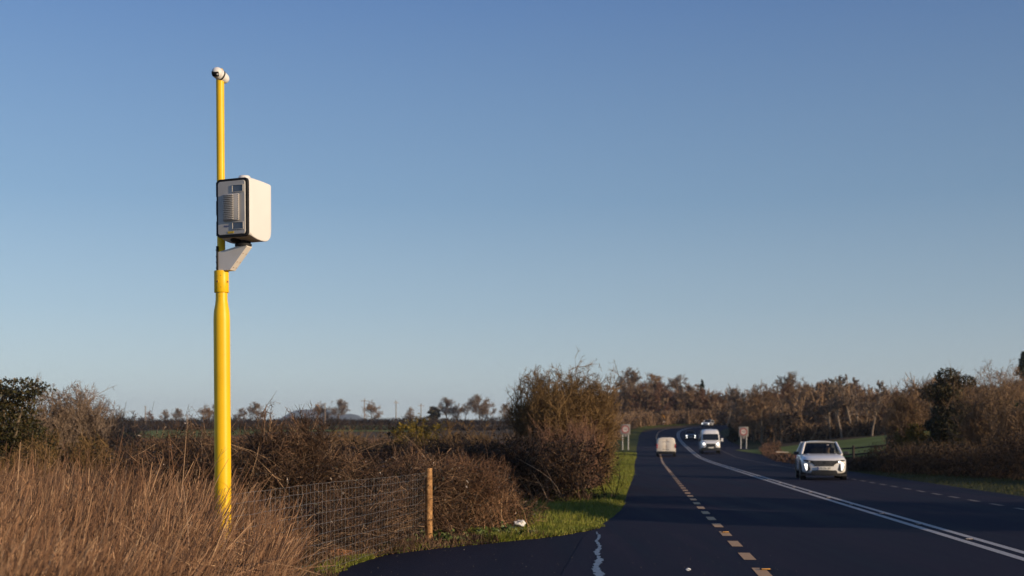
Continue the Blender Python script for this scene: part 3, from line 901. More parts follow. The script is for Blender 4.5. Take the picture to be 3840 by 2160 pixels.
# ------------------------------------------------------------------ scrub at far left
def ivy_tree(seed, x, y, H, W, label, size=.05, n=9000, mat='ivy', cat='tree', name='ivy_tree', tp=.45, twigs=True, grp=None):
    t = empty(name, (x, y, gz1(x, y) - .03))
    tag(t, label, cat, grp)
    T = Acc(); rng = np.random.default_rng(seed)
    P = grow(rng, np.zeros((3, 3)), np.array([[.05, 0, 1], [-.18, .1, 1], [.2, -.05, 1.0]]), np.array([H * .9, H * .8, H * .75]), 6, .07, .03)
    T.tubes(rng, P, taper(np.full(3, .045 * H ** .6), 6), 6)
    T.build('trunk', M['bark'], t)
    C = blob_leaves(seed, lumps_col(seed, H, W, 16, .15, tp), n, size)
    if twigs:
        p, d, l, rr = kids(rng, P, np.full(3, H * .45), np.full(3, .01), 60, .45, 1, R(15), R(60), .8, 1)
        P1 = grow(rng, p, d, l, 3, .15, .1); C.tubes(rng, P1, taper(np.full(len(l), .004 + H * .0012), 3), 2, mi=1)
    C.build('crown', [M[mat], M['twig']], t)
    return t
ivy_tree(61, -11.75, 30.0, 3.25, 3.0, 'dark green ivy-covered tree at the left edge of the photo', .034, 30000, tp=.25, twigs=False)
ivy_tree(62, -13.4, 31.5, 2.8, 2.2, 'second ivy-covered tree, cut by the left edge of the photo', .05, 8000, tp=.25, twigs=False)
T_, C_ = bare_tree(63, H=3.7, r0=.05, fine=.006, m=(9, 5, 4, 3), spread=.7, clear=.45)
t = empty('bare_tree', (-11.75, 31.5, 0)); tag(t, 'thin bare sapling rising above the ivy-covered tree at far left', 'tree')
T_.build('trunk', M['bark'], t); C_.build('crown', M['twig_pale'], t)
for i, (px, dd, H, W, mt, lab) in enumerate([
        (48, 33, 3.15, 3.4, 'twig_pale', 'pale bare bush just right of the ivy-covered tree'),
        (70, 35, 3.1, 3.2, 'twig', 'brown bare bush between the two palest bushes at left'),
        (86, 34, 3.3, 3.4, 'twig_pale', 'tallest pale bare bush of the left scrub, in its middle'),
        (108, 36, 2.9, 2.9, 'twig_pale', 'pale bare bush at the right end of the left scrub'),
        (60, 30, 1.9, 2.6, 'twig_olive', 'low olive bush in front of the pale bare bushes at left'),
        (95, 30.5, 1.8, 2.6, 'twig_olive', 'low olive bush at the foot of the tallest pale bush'),
        (25, 28.5, 1.7, 2.2, 'twig_olive', 'low olive bush in front of the ivy-covered tree'),
        (128, 38, 1.75, 3.0, 'twig_olive', 'low olive brown bush right of the left scrub')]):
    C = bare_bush(70 + i, H=H, W=W, stems=40, fine=.0075, m=(12, 8, 5), r0=.022, lean=.66, base=.5, leaves=1200 if mt == 'twig_olive' else 0, lsize=.03)
    o = C.build('bare_bush', [M[mt], M['ivy']]); place(o, (px - 512) / F * dd, dd, i * 1.3)
    tag(o, lab, 'bush')
C = thicket(79, [(-14.5, 31), (-11, 29.5), (-8.5, 31), (-6, 36)], 1.15, 2.2, 1100, .007, leaves=4000, lsize=.04, dense=9000, kidsn=(7, 3), dsize=.05)
tag(C.build('scrub', [M['twig_olive'], M['hedge_dark']]), 'low tangle of olive scrub between the reeds and the bare bushes', 'scrub')

# mid-distance hedges on the left: each one hedge
hdefs = [
    (81, [(-25, 70), (-14, 66), (-7.5, 62)], 1.7, 3, 'twig_olive', 'olive brown hedge left of the yellow pole, nearest across the rough field', .013),
    (82, [(-33, 98), (-20, 94), (-9, 90), (0, 86)], 1.5, 3, 'twig', 'brown hedge crossing behind the yellow pole in the rough field', .018),
    (83, [(-64, 165), (-40, 160), (-18, 158), (4, 150)], 1.0, 4, 'twig_red', 'reddish brown hedge below the far trees and utility poles', .026),
    (84, [(-110, 308), (-70, 306), (-30, 300), (10, 292)], 2.0, 5, 'hedge_dark', 'dark hedge beyond the narrow green field', .045),
    (85, [(-150, 425), (-90, 425), (-50, 420), (6, 415)], 2.6, 6, 'hedge_dark', 'farthest dark hedgerow along the left skyline', .07)]
for sd, pt, H, W, mt, lab, fn in hdefs:
    C = thicket(sd, pt, H, W, 1500, fn, leaves=0, kidsn=(7, 3), arch=-.02, spread=.35, dense=7000, dsize=fn * 6, hfun=lambda t, s=sd: 1 + .18 * np.sin(t * 31 + s) + .12 * np.sin(t * 77))
    tag(C.build('hedge', [M[mt], M[mt]]), lab, 'hedge')
for i, (x, y, H, W, mt, lab) in enumerate([
        (-4.2, 55, 2.6, 3.6, 'gorse', 'yellowish green gorse bush behind the middle of the brambles'),
        (-7.5, 58, 2.3, 4.4, 'twig_olive', 'round olive brown bush left of the gorse bush'),
        (-2.0, 60, 2.6, 4.6, 'twig_olive', 'round olive brown bush right of the gorse bush'),
        (1.0, 62, 2.4, 3.6, 'twig', 'dim brown bush nearest behind the dark shadowed hedge')]):
    C = bare_bush(90 + i, H=H, W=W, stems=60, fine=.012, m=(10, 7, 5), r0=.03, lean=.7, base=.6, leaves=4000 if mt == 'gorse' else 0, lsize=.07)
    o = C.build('mid_bush', [M[mt], M[mt]]); place(o, x, y); tag(o, lab, 'bush')

# ------------------------------------------------------------------ far trees: a few kinds, copied
def tree_kind(seed, mat_t, mat_c, name='bare_tree', **k):
    T_, C_ = bare_tree(seed, **k)
    t = empty(name, (0, 0, 0)); T_.build('trunk', M[mat_t], t); C_.build('crown', M[mat_c], t)
    return t
K = {}
K['round'] = tree_kind(101, 'bark', 'wood_far', H=10, spread=1.05, clear=.12, r0=.26, t1=.88, lf=.56, a0=30, a1=100, fine=.06, m=(34, 11, 8, 6), up=.03)
K['oval'] = tree_kind(102, 'bark', 'wood_far', H=10, spread=.85, clear=.15, r0=.2, t1=.88, lf=.56, a0=30, a1=100, fine=.055, m=(34, 10, 8, 6), up=.10)
K['tall'] = tree_kind(103, 'bark_pale', 'twig_pale', H=10, spread=.62, clear=.35, r0=.17, fine=.06, m=(22, 9, 6, 4), up=.2)
K['multi'] = tree_kind(104, 'bark', 'wood_far', H=10, spread=.75, clear=.12, r0=.13, fine=.06, m=(14, 9, 7, 5), up=.12, stems=4)
K['pale'] = tree_kind(105, 'bark', 'twig_pale', H=10, spread=1.0, clear=.13, r0=.22, t1=.88, lf=.56, a0=30, a1=100, fine=.055, m=(32, 11, 8, 5), up=.05)
K['red'] = tree_kind(106, 'bark', 'twig_red', H=10, spread=.85, clear=.12, r0=.18, t1=.88, lf=.56, a0=30, a1=100, fine=.055, m=(34, 10, 8, 6), up=.10)
K['sparse'] = tree_kind(107, 'bark_pale', 'twig_pale', H=10, spread=.95, clear=.2, r0=.18, fine=.05, m=(16, 7, 5, 5), up=.12)
used = set()
def tree(kind, x, y, H, label, group=None, rz=None, base=None, dz=0, wide=1.0):
    src = K[kind]
    if kind in used: o = copy_tree(src)
    else: o = src; used.add(kind)
    s = H / 10.0
    o.location = (x, y, (gz1(x, y) if base is None else base) - .1 + dz)
    o.rotation_euler = (0, 0, rz if rz is not None else (x * 1.7 + y) % 6.28)
    o.scale = (s * wide, s * wide, s)
    tag(o, label, 'tree', group)
    return o
def atp(px, d): return (px - 512) / F * d
# skyline left of the road
GF = 'bare trees on the far left skyline'
far = [(150, 440, 4.0, 'red', 'low reddish bare tree at the right end of the left bushes on the skyline'),
       (164, 450, 4.4, 'oval', 'small brown tree left of the first utility pole'),
       (177, 450, 5.0, 'pale', 'pale round-headed tree right of the first utility pole'),
       (205, 450, 6.0, 'round', 'brown tree on the skyline just left of the yellow pole'),
       (214, 455, 6.4, 'pale', 'pale tree partly hidden by the left side of the yellow pole'),
       (258, 400, 6.6, 'pale', 'tall pale tree on the skyline behind the spiky hawthorn bush'),
       (240, 430, 5.0, 'pale', 'small pale tree on the skyline just right of the yellow pole'),
       (321, 470, 7.0, 'round', 'dark round tree left of the two trees beside the bluish hill'),
       (339, 465, 8.0, 'pale', 'light brown round tree standing right beside the dark round tree'),
       (372, 470, 7.4, 'round', 'solitary round tree beside the tallest utility pole'),
       (410, 470, 5.2, 'multi', 'small many-stemmed tree between the two right utility poles'),
       (447, 470, 8.6, 'pale', 'pale high-crowned tree, first of the row right of the dark stump'),
       (457, 480, 6.4, 'round', 'dark shorter tree, second of the row right of the dark stump'),
       (465, 470, 8.8, 'sparse', 'thin pale tree, third of the row right of the dark stump'),
       (479, 465, 9.4, 'pale', 'tallest pale tree of the row left of the largest bush'),
       (488, 470, 7.8, 'oval', 'brown oval tree right of the tallest pale tree in the far row'),
       (500, 460, 7.6, 'sparse', 'slender grey tree near the left flank of the largest bush'),
       (508, 465, 6.6, 'multi', 'low thin tree touching the left flank of the largest bush')]
for px, d, H, k, lab in far: tree(k, atp(px, d), d, H * 1.2, lab, GF, wide=1.1)
# distinct trees over the road bend
bend = [(636, 318, 14.6, 'pale', 'tallest pale tree above the left speed limit sign'),
        (627, 325, 12.5, 'tall', 'slim pale tree left of the tallest pale tree'),
        (650, 325, 13.0, 'oval', 'brown tree right of the tallest pale tree'),
        (660, 330, 13.2, 'oval', 'brown oval tree above the small diamond sign'),
        (674, 322, 13.0, 'pale', 'round-headed tree right above the road bend'),
        (685, 320, 10.8, 'sparse', 'thin pale tree right of the round-headed tree'),
        (712, 318, 10.6, 'sparse', 'thin tree just right of the pointed dark spruce'),
        (727, 262, 9.2, 'tall', 'pale upright tree midway between the spruce and the forked pale tree'),
        (744, 225, 10.6, 'sparse', 'pale forked tree above the right speed limit sign'),
        (760, 220, 11.4, 'sparse', 'tallest pale branching tree right of the right speed limit sign'),
        (790, 235, 10.4, 'pale', 'broad pale tree above the roof of the white SUV, to its left')]
for px, d, H, k, lab in bend: tree(k, atp(px, d), d, H, lab, 'pale trees standing out of the wood', base=min(gz1(atp(px, d), d), 6.2) if d > 240 else None)
# the wood behind the bend: many alike trees
rw = random.Random(8)
for i in range(34):
    px = 608 + i * 4.0 + rw.uniform(-2, 2); d = rw.choice([297, 306, 318, 335])
    k = rw.choice(['round', 'oval', 'red', 'multi', 'red'])
    H = rw.uniform(8.5, 11) * np.interp(px, [600, 640, 680, 710, 740], [.95, 1.02, .95, .82, .9])
    tree(k, atp(px, d), d, H, 'leafless brown tree in the wood behind the road bend', 'trees of the wood behind the bend', base=5.4, wide=1.1)
for i in range(46):
    px = 742 + i * 6.6 + rw.uniform(-3, 3); d = rw.choice([168, 180, 192, 205, 222])
    k = rw.choice(['round', 'oval', 'red', 'multi', 'red', 'oval'])
    zt = 1.5 + (442 - np.interp(px, [740, 770, 800, 830, 865, 880, 900, 960, 1030], [392, 384, 378, 376, 380, 393, 388, 384, 378])) / F * d
    x = atp(px, d); b = gz1(x, d)
    tree(k, x, d, max(5, (zt - b) * rw.uniform(.88, 1.04)), 'leafless brown tree in the wood right of the road', 'trees of the wood right of the road', wide=1.15)
for i, (px, d, H) in enumerate([(831, 160, 8.2), (842, 158, 8.6), (853, 160, 8.8), (857, 163, 8.4), (872, 155, 7.6)]):
    tree('tall', atp(px, d), d, H, ['pale-trunked birch, leftmost of the five at the wood edge', 'pale-trunked birch, second from the left of the five at the wood edge', 'pale-trunked birch in the middle of the five at the wood edge', 'pale-trunked birch, fourth from the left of the five at the wood edge', 'pale-trunked birch, rightmost of the five at the wood edge'][i], 'pale-trunked birches at the wood edge')
# understorey
C = thicket(111, [(20, 298), (40, 300), (62, 299), (95, 298), (140, 300)], 8.2, 7, 3400, .09, kidsn=(9, 4), arch=.02, spread=.22, dense=16000, dsize=.45)
tag(C.build('undergrowth', [M['wood_far'], M['twig_brown']]), 'brown undergrowth of the wood behind the road bend', 'undergrowth')
C = thicket(112, [(43, 275), (52, 262), (46, 235), (37.5, 214), (36, 185), (35.5, 163)], 5.2, 4, 2600, .06, kidsn=(7, 3), arch=.0, spread=.3, dense=11000, dsize=.3)
tag(C.build('undergrowth', [M['wood_far'], M['hedge_dark']]), 'dark undergrowth on the inside of the bend beside the right sign', 'undergrowth')
C = thicket(113, [(36, 164), (46, 156), (62, 154), (84, 160)], 2.2, 4, 2400, .045, kidsn=(7, 3), arch=.0, spread=.3, dense=9000, dsize=.2)
tag(C.build('undergrowth', [M['twig'], M['hedge_dark']]), 'russet undergrowth along the top of the green pasture at right', 'undergrowth')

C = thicket(114, [(40, 186), (56, 190), (74, 196), (96, 205)], 7.0, 7, 3600, .075, kidsn=(9, 4), arch=.02, spread=.22, dense=9000, dsize=.3, hfun=lambda t: .9 + .15 * np.sin(t * 19))
tag(C.build('undergrowth', [M['wood_far'], M['twig_brown']]), 'tall brown thicket filling the wood right of the road', 'undergrowth')

C = thicket(115, [(15.0, 205), (18.5, 235), (25.0, 264), (37.5, 281.5), (56, 291.5), (80, 297)], 3.4, 3.4, 2600, .05, kidsn=(8, 4), arch=.0, spread=.3, dense=12000, dsize=.25)
tag(C.build('undergrowth', [M['wood_far'], M['twig_brown']]), 'low russet scrub on the outer verge of the bend around the diamond sign', 'undergrowth')

def spruce(x, y, H, W, label, base=None, seed=1):
    t = empty('spruce', (x, y, (gz1(x, y) if base is None else base) - .1)); tag(t, label, 'tree')
    rng = np.random.default_rng(seed)
    T = Acc(); T.tubes(rng, np.array([[[0, 0, 0], [0, 0, H * .5], [.05, 0, H]]]), np.array([[.22, .14, .03]]), 7); T.build('trunk', M['bark'], t)
    C = Acc(); n = 260
    z = rng.uniform(.12, .99, n) * H; a = rng.uniform(0, 6.283, n); l = (W / 2) * (1 - z / H) ** .85 * rng.uniform(.65, 1.15, n) + .15
    D = np.stack([np.cos(a), np.sin(a), np.full(n, .05)], 1)
    P = grow(rng, np.stack([0 * z, 0 * z, z], 1), D, l, 4, .06, -.09); C.tubes(rng, P, taper(np.full(n, .05), 4), 3)
    k = rng.integers(0, n, 9000); tt = rng.uniform(.1, 4, 9000); i = np.minimum(tt.astype(int), 3); f = (tt - i)[:, None]
    Q = P[k, i] * (1 - f) + P[k, i + 1] * f; Q[:, 2] -= rng.uniform(0, .25, 9000)
    C.leaves(rng, Q, rng.uniform(.08, .22, 9000), .35)
    C.build('crown', M['evergreen'], t)
spruce(atp(702, 316), 316, 11.2, 6.0, 'pointed dark spruce standing above the road bend', base=5.6, seed=3)
spruce(atp(1023, 200), 200, 10.8, 6.0, 'dark spruce at the right edge of the photo above the wood', seed=4)

# right roadside
ivy_tree(121, atp(950, 72), 72, 5.3, 3.0, 'tall dark ivy-covered tree, biggest right of the road', .05, 36000, tp=.3)
ivy_tree(122, atp(906, 79), 79, 4.0, 2.4, 'ivy-clad tree with thin bare top left of the biggest ivy-covered tree', .07, 6000, tp=.5)
ivy_tree(123, atp(975, 68), 68, 2.6, 1.9, 'small dark evergreen bush right of the biggest ivy-covered tree', .06, 9000, mat='evergreen', name='evergreen_bush', cat='bush', tp=.6, twigs=False)
ivy_tree(124, atp(1012, 84), 84, 3.0, 4.0, 'spreading dark evergreen bush near the right edge of the photo', .08, 9000, mat='evergreen', name='evergreen_bush', cat='bush', tp=.3, twigs=False)
ivy_tree(125, atp(434, 470), 470, 6.2, 5.2, 'dark ivy-clad stump with bare top on the left skyline', .3, 2500, tp=.2)
ivy_tree(126, 32.2, 190, 3.1, 1.5, 'dark ivy-covered stump left of the right speed limit sign', .14, 5000, tp=.25, name='ivy_stump', cat='stump', twigs=False)
for i, (px, d, H, W, mt, lab) in enumerate([
        (904, 76, 5.4, 3.1, 'twig', 'bare round-topped bush around the ivy-clad tree right of the road'),
        (897, 88, 4.4, 2.4, 'wood_far', 'bare bush at the right end of the green pasture'),
        (985, 66, 4.2, 4.2, 'twig', 'bare brown bush right of the biggest ivy-covered tree'),
        (1015, 62, 3.6, 4.4, 'twig', 'bare brown bush at the right edge of the photo behind the hedge'),
        (1000, 95, 6.0, 6, 'wood_far', 'broad bare bush high on the bank near the right edge'),
        (915, 74, 2.3, 2.4, 'gorse', 'yellow-flecked gorse bush at the foot of the ivy-clad tree')]):
    C = bare_bush(130 + i, H=H * 1.05, W=W, stems=50, fine=.012, m=(10, 7, 5), r0=.035, lean=.6, base=.5, leaves=3000 if mt == 'gorse' else 0, lsize=.07)
    o = C.build('bare_bush', [M[mt], M[mt]]); place(o, atp(px, d), d, i * 1.1); tag(o, lab, 'bush')
C = thicket(141, [(29, 26), (23.0, 40), (20.4, 50), (18.8, 62), (18.5, 76)], 2.5, 2.6, 3200, .010, leaves=5000, lsize=.05, dense=42000, kidsn=(7, 4), arch=-.05, spread=.35, dsize=.06, hfun=lambda t: np.interp(t, [0, .74, .82, 1], [1, .95, .36, .3]) * (.85 + .2 * np.sin(t * 17) + .1 * np.sin(t * 41)))
tag(C.build('roadside_hedge', [M['twig_brown'], M['hedge_dark']]), 'rough russet hedge along the right verge behind the white SUV', 'hedge')
C = thicket(142, [(18.8, 78), (20.5, 95), (23.5, 115), (27.5, 140), (31.5, 158)], .62, 2.0, 1500, .014, dense=6000, kidsn=(7, 3), arch=-.04, spread=.35, dsize=.09)
tag(C.build('roadside_hedge', [M['twig_red'], M['hedge_dark']]), 'low russet scrub along the right verge left of the white SUV', 'hedge')

# trees outside the frame on the right that throw the shadow band over road and left hedge
K['shade'] = None
def shade_tree(x, y, H, W, seed, lab='taller'):
    t = empty('roadside_tree', (x, y, -.05)); tag(t, lab + ' of three leafy evergreens standing right of the road, outside the photo', 'tree', 'evergreen trees outside the photo')
    T_, C_ = bare_tree(seed, H=H, r0=.25, fine=.03, m=(16, 6, 4, 3), spread=.8)
    T_.build('trunk', M['bark'], t)
    rng = np.random.default_rng(seed)
    C = blob_leaves(seed, lumps_col(seed, H, W, 18, 1.6, .35), 7000, .17)
    C.build('crown', M['evergreen'], t)
shade_tree(21.0, 17.2, 11.0, 6.2, 151, 'shortest')
shade_tree(30.5, 17.6, 13.5, 6.6, 154, 'farthest')
shade_tree(24.5, 14.6, 12.0, 5.6, 152, 'nearest')
shade_tree(17.5, 21.0, 7.0, 3.0, 153) if False else None

# ------------------------------------------------------------------ grass blades
def grass(name, A, B, n, h, seed, label, r=.004, ybias=1.6, mat='grass'):
    rng = np.random.default_rng(seed); C = Acc()
    k = len(A) - 1
    t = rng.uniform(0, 1, n) ** ybias * k; i = np.minimum(t.astype(int), k - 1); f = (t - i)[:, None]
    a = A[i] * (1 - f) + A[i + 1] * f; b = B[i] * (1 - f) + B[i + 1] * f
    u = rng.uniform(0, 1, n)[:, None]
    p = a * (1 - u) + b * u
    z = gz(p[:, 0], p[:, 1])
    hh = h * rng.uniform(.5, 1.3, n) * (.75 + .5 * (np.sin(p[:, 0] * 3.1 + 2 * np.sin(p[:, 1] * 1.7)) * .5 + .5)) * (.55 + .45 * np.clip(u[:, 0] * 6, 0, 1))
    P0 = np.stack([p[:, 0], p[:, 1], z - .01], 1)
    D = rng.normal(0, .38, (n, 3)); D[:, 2] = 1
    rs = r * (1 + P0[:, 1] / 30.0) * rng.uniform(.7, 1.3, n)
    P = grow(rng, P0, D, hh, 2, .15, -.12); C.tubes(rng, P, taper(rs, 2, .15), 2)
    o = C.build(name, M[mat]); tag(o, label, 'grass', kind='stuff')
sel = A_[:, 1] < 140
grass('grass', A_[sel][:80], B_[sel][:80], 75000, .15, 161, 'bright green grass on the left verge between road and bushes')
grass('grass', JG, JG + dirj[None] * np.interp(JG[:, 1], [19.7, 20.6, 23], [.25, 1.3, 2.5])[:, None], 22000, .11, 162, 'short green grass on the corner of the junction beside the white bag', ybias=1.0)
JP = JS[(JS[:, 1] > 14.6) & (JS[:, 1] < 17.0)]
grass('grass', JP, JP + dirj[None] * np.interp(JP[:, 1], [14.6, 15.6, 17], [.5, .75, .15])[:, None], 5000, .07, 164, 'small patch of mossy grass at the bottom of the mesh fence', ybias=1.0)
JQ = JS[(JS[:, 1] > 13.5) & (JS[:, 1] < 21)]
grass('dry_grass', JQ, JQ + dirj[None] * 1.1, 5000, .15, 165, 'dry brown grass and stalks between the tarmac and the fence', ybias=1.0, mat='bramble')
grass('grass', JQ, JQ + dirj[None] * .8, 2600, .07, 166, 'thin green grass blades creeping over the tarmac edge', ybias=1.0)
sr = (A2[:, 1] > 25) & (A2[:, 1] < 130)
M['grass_dim'] = m_veg('grass_painted_shade', [(.03, .042, .010), (.06, .065, .018), (.045, .05, .014), (.09, .075, .03)], rough=.8)  # darkened blade tones carry the painted shade of the right verge
grass('grass', A2[sr], B2[sr], 30000, .12, 163, 'green grass on the right verge, its shade painted into the colour', mat='grass_dim')

# leafy weeds at the junction edge
def weed(seed, s):
    rng = np.random.default_rng(seed); C = Acc(); n = 16
    a = rng.uniform(0, 6.283, n); D = np.stack([np.cos(a), np.sin(a), rng.uniform(.6, 1.8, n)], 1)
    P = grow(rng, np.zeros((n, 3)), D, rng.uniform(.06, .2, n) * s, 3, .12, -.1); C.tubes(rng, P, taper(np.full(n, .003), 3), 3)
    k = rng.integers(0, n, 90); C.leaves(rng, P[k, rng.integers(1, 4, 90)] + rng.normal(0, .012, (90, 3)), rng.uniform(.012, .03, 90) * s, .65)
    return C.mesh('weed')
wm = [weed(171, 1.0), weed(172, 1.35), weed(173, .8)]
for m_ in wm: m_.materials.append(M['weed'])
wl = [(-1.05, 19.3, 1, 'broad-leaved weed low at the foot of the fence post'), (-.75, 19.5, 0, 'small leafy weed right of the fence post'), (-.45, 20.0, 1, 'pale leafy weed under the russet bramble mound'), (-.25, 19.9, 2, 'tiny weed on the tarmac edge below the bramble mound'),
      (-1.45, 19.0, 0, 'leafy weed left of the fence post'), (-1.75, 18.3, 2, 'small weed between fence mesh and tarmac'), (.05, 20.3, 1, 'larger leafy weed left of the white bag'), (.3, 20.6, 0, 'leafy weed on the tarmac edge just below the white bag'), (-1.3, 20.3, 1, 'tall green weed growing beside the fence post'), (-.1, 20.9, 1, 'leafy weed in front of the bramble mound end')]
for x, y, k, lab in wl:
    o = link_mesh('weed', wm[k]); o.location = (x, y, .0); o.rotation_euler = (0, 0, x * 9); o.scale = (1.1,) * 3; tag(o, lab, 'weed', 'leafy weeds at the junction edge')

# ------------------------------------------------------------------ speed camera pole
def speed_camera():
    px0, py0 = -3.086, 14.0
    t = empty('speed_camera_pole', (px0, py0, 0)); t.rotation_euler = (0, R(-.40), 0)
    tag(t, 'tall yellow pole carrying a white box-shaped speed camera above the dead reeds', 'speed camera')
    m = MB(); m.lathe([(.087, -.3), (.087, 2.80), (.086, 2.84), (.082, 2.90), (.069, 2.97), (.063, 3.02), (.062, 3.12)], 48)
    m.build('lower_pole', M['yellow'], t)
    m = MB(); m.lathe([(.0425, 3.05), (.0425, 5.42), (.0, 5.425)], 32); m.build('upper_pole', M['yellow'], t)
    m = MB(); m.lathe([(.060, 3.098), (.0755, 3.098), (.0775, 3.102), (.0775, 3.325), (.0755, 3.33), (.0425, 3.331)], 48)
    col = m.build('collar', M['yellow'], t)
    for a, z in ((-1.95, 3.21), (-.45, 3.21)):
        d = Vector((math.cos(a), math.sin(a), 0)); c = d * .0775 + Vector((0, 0, z))
        m = MB(); m.cyl(c - d * .004, c + d * .003, .0165, n=20); m.build('hole_rim', M['yellow'], col)
        m = MB(); m.cyl(c, c + d * .0042, .0115, n=16); m.build('hole', M['rust'], col)
    for a, z in ((-1.95, 3.27), (-1.45, 3.275), (-1.95, 3.15), (-1.45, 3.15)):
        d = Vector((math.cos(a), math.sin(a), 0)); c = d * .0775 + Vector((0, 0, z))
        m = MB(); m.cyl(c, c + d * .003, .004, n=10); m.build('bolt', M['rust'], col)
    # box frame: local x = lateral (right), local -y = front, z up
    be = R(22)
    Q = Matrix.Translation((.247, -.10, 0)) @ Matrix.Rotation(-be, 4, 'Z')
    # arm
    m = MB()
    top = 3.580; bot = 3.328; th = .050
    prof = [(-.290, bot), (-.125, bot), (.085, top - .016), (.085, top), (.0, top), (-.290, top - .058)]
    m.prism(prof, -th, th, 0, Q)
    arm = m.build('support_arm', M['arm_grey'], t)
    for (x, z) in ((-.090, .0), (-.042, .055), (.032, .14)):
        for sg in (-1, 1):
            p = Q @ Vector((x - .008, sg * .028, bot + .03 + z)); n = (Q.to_3x3() @ Vector((.87, 0, -.5))).normalized()
            m = MB(); m.cyl(p - n * .012, p + n * .008, .0032, n=8); m.build('bolt', M['rust'], arm)
    m = MB(); m.box((-.280, 0, 3.46), (.02, .13, .26), Q, .006)
    for z in (3.36, 3.42, 3.48, 3.55): m.box((-.297, -.03, z), (.03, .016, .014), Q, .003)
    m.build('pole_clamp', M['rubber'], t)
    m = MB(); m.cyl(Q @ Vector((.012, 0, 3.575)), Q @ Vector((.012, 0, 3.60)), .088, n=32); m.cyl(Q @ Vector((.012, 0, 3.60)), Q @ Vector((.012, 0, 3.68)), .078, n=32)
    m.build('swivel_mount', M['rubber'], t)
    # housing loft: rounded rectangles in x,z along y
    def rrect(w, z0, z1, r, y, n=6, rb=None):
        pts = []; rb = rb if rb is not None else r
        for cx, cz, a0, rr in ((w / 2 - r, z1 - r, 0, r), (-w / 2 + r, z1 - r, 90, r), (-w / 2 + rb, z0 + rb, 180, rb), (w / 2 - rb, z0 + rb, 270, rb)):
            for i in range(n + 1):
                a = R(a0 + 90 * i / n); pts.append((cx + rr * math.cos(a), y, cz + rr * math.sin(a)))
        return pts
    Z0 = 3.655
    Qa = Q
    Q = Q @ Matrix.Translation((.030, 0, 4.255)) @ Matrix.Diagonal((1, 1, 1.025, 1)) @ Matrix.Translation((0, 0, -4.255))
    h = empty('camera_housing', (0, 0, 0)); h.parent = t
    W = .388
    yf = -.235
    st = [(yf + .03, .004, .600, W), (yf + .045, .022, .602, W + .006), (yf + .07, .014, .603, W + .008), (yf + .11, .002, .603, W + .008), (yf + .17, -.010, .602, W + .008), (yf + .24, -.016, .602, W + .008), (yf + .31, -.016, .600, W + .008), (yf + .36, -.008, .598, W + .008), (yf + .395, .008, .596, W + .008), (yf + .42, .032, .594, W + .008), (yf + .434, .062, .592, W + .006), (yf + .442, .10, .588, W + .004), (yf + .447, .13, .575, W - .01)]
    m = MB(); m.loft([rrect(w, Z0 + a, Z0 + b, .045 - .033 * min(1, i / 3), y) for i, (y, a, b, w) in enumerate(st)], True, Q)
    m.build('shell', M['shell'], h, angle=40)
    m = MB()
    m.loft([rrect(W - .004, Z0 + .002, Z0 + .598, .045, yf + .03), rrect(W + .0, Z0, Z0 + .6, .045, yf + .012), rrect(W - .008, Z0 + .004, Z0 + .596, .042, yf), rrect(W - .05, Z0 + .022, Z0 + .574, .03, yf), rrect(W - .054, Z0 + .024, Z0 + .572, .03, yf + .018)], False, Q)
    m.build('gasket', M['rubber'], h)
    m = MB(); m.loft([rrect(W - .05, Z0 + .024, Z0 + .572, .028, yf + .02), rrect(W - .052, Z0 + .025, Z0 + .571, .028, yf - .004), rrect(W - .062, Z0 + .030, Z0 + .566, .024, yf - .010)], True, Q)
    fp = m.build('front_plate', M['plate'], h)
    # louvre block
    m = MB()
    lx0, lx1, lz0, lz1 = -.095, .095, .165, .435
    m.box(((lx0 + lx1) / 2, yf - .020, Z0 + (lz0 + lz1) / 2), (lx1 - lx0, .026, lz1 - lz0), Q, .005)
    for i in range(14):
        z = Z0 + lz0 + .014 + i * (lz1 - lz0 - .028) / 13
        m.box((-.020, yf - .042, z), (.125, .022, .0075), Q, .003)
        m.box((lx1 + .002, yf - .024, z), (.012, .020, .010), Q, .002)
    m.build('louvre', M['plate'], fp)
    for z0, z1 in ((.455, .525), (.075, .145)):
        m = MB()
        a, b = .015, .145
        for bx in (((a + b) / 2, z1, b - a + .012, .006), ((a + b) / 2, z0, b - a + .012, .006), (a, (z0 + z1) / 2, .006, z1 - z0), (b, (z0 + z1) / 2, .006, z1 - z0)):
            m.box((bx[0], yf - .013, Z0 + bx[1]), (bx[2], .010, bx[3]), Q, .0015)
        wf = m.build('window_frame', M['plate'], h)
        m = MB(); m.box(((a + b) / 2, yf - .0105, Z0 + (z0 + z1) / 2), (b - a - .006, .003, z1 - z0 - .006), Q)
        m.build('pane', M['dark_glass'], wf)
    m = MB(); m.prism([(-.045, Z0 + .036), (.028, Z0 + .036), (.028, Z0 + .058), (-.045, Z0 + .058)], yf - .013, yf - .0095, 0, Q)
    m.build('sticker', M['sticker'], fp)
    # small blue lettering beside the lower window
    m = MB()
    for i, (w, hh) in enumerate(((.006, .022), (.010, .018), (.004, .022), (.012, .020), (.004, .014), (.006, .018))):
        m.box((-.088 + i * .011, yf - .0105, Z0 + .112), (w * .7, .002, hh), Q)
    m.build('lettering', M['ink_blue'], fp)
    # left hinge hardware
    m = MB()
    for z in (.10, .31, .50): m.box((-W / 2 - .002, yf + .03, Z0 + z), (.016, .04, .15), Q, .004)
    m.build('hinge', M['rubber'], h)
    # top antenna cap
    m = MB(); Mx = Q @ Matrix.Translation((.055, -.08, Z0 + .6)); m.lathe([(.066, -.01), (.066, .030), (.054, .046), (.0, .048)], 12, Mx)
    m.build('roof_cap', M['shell'], h)
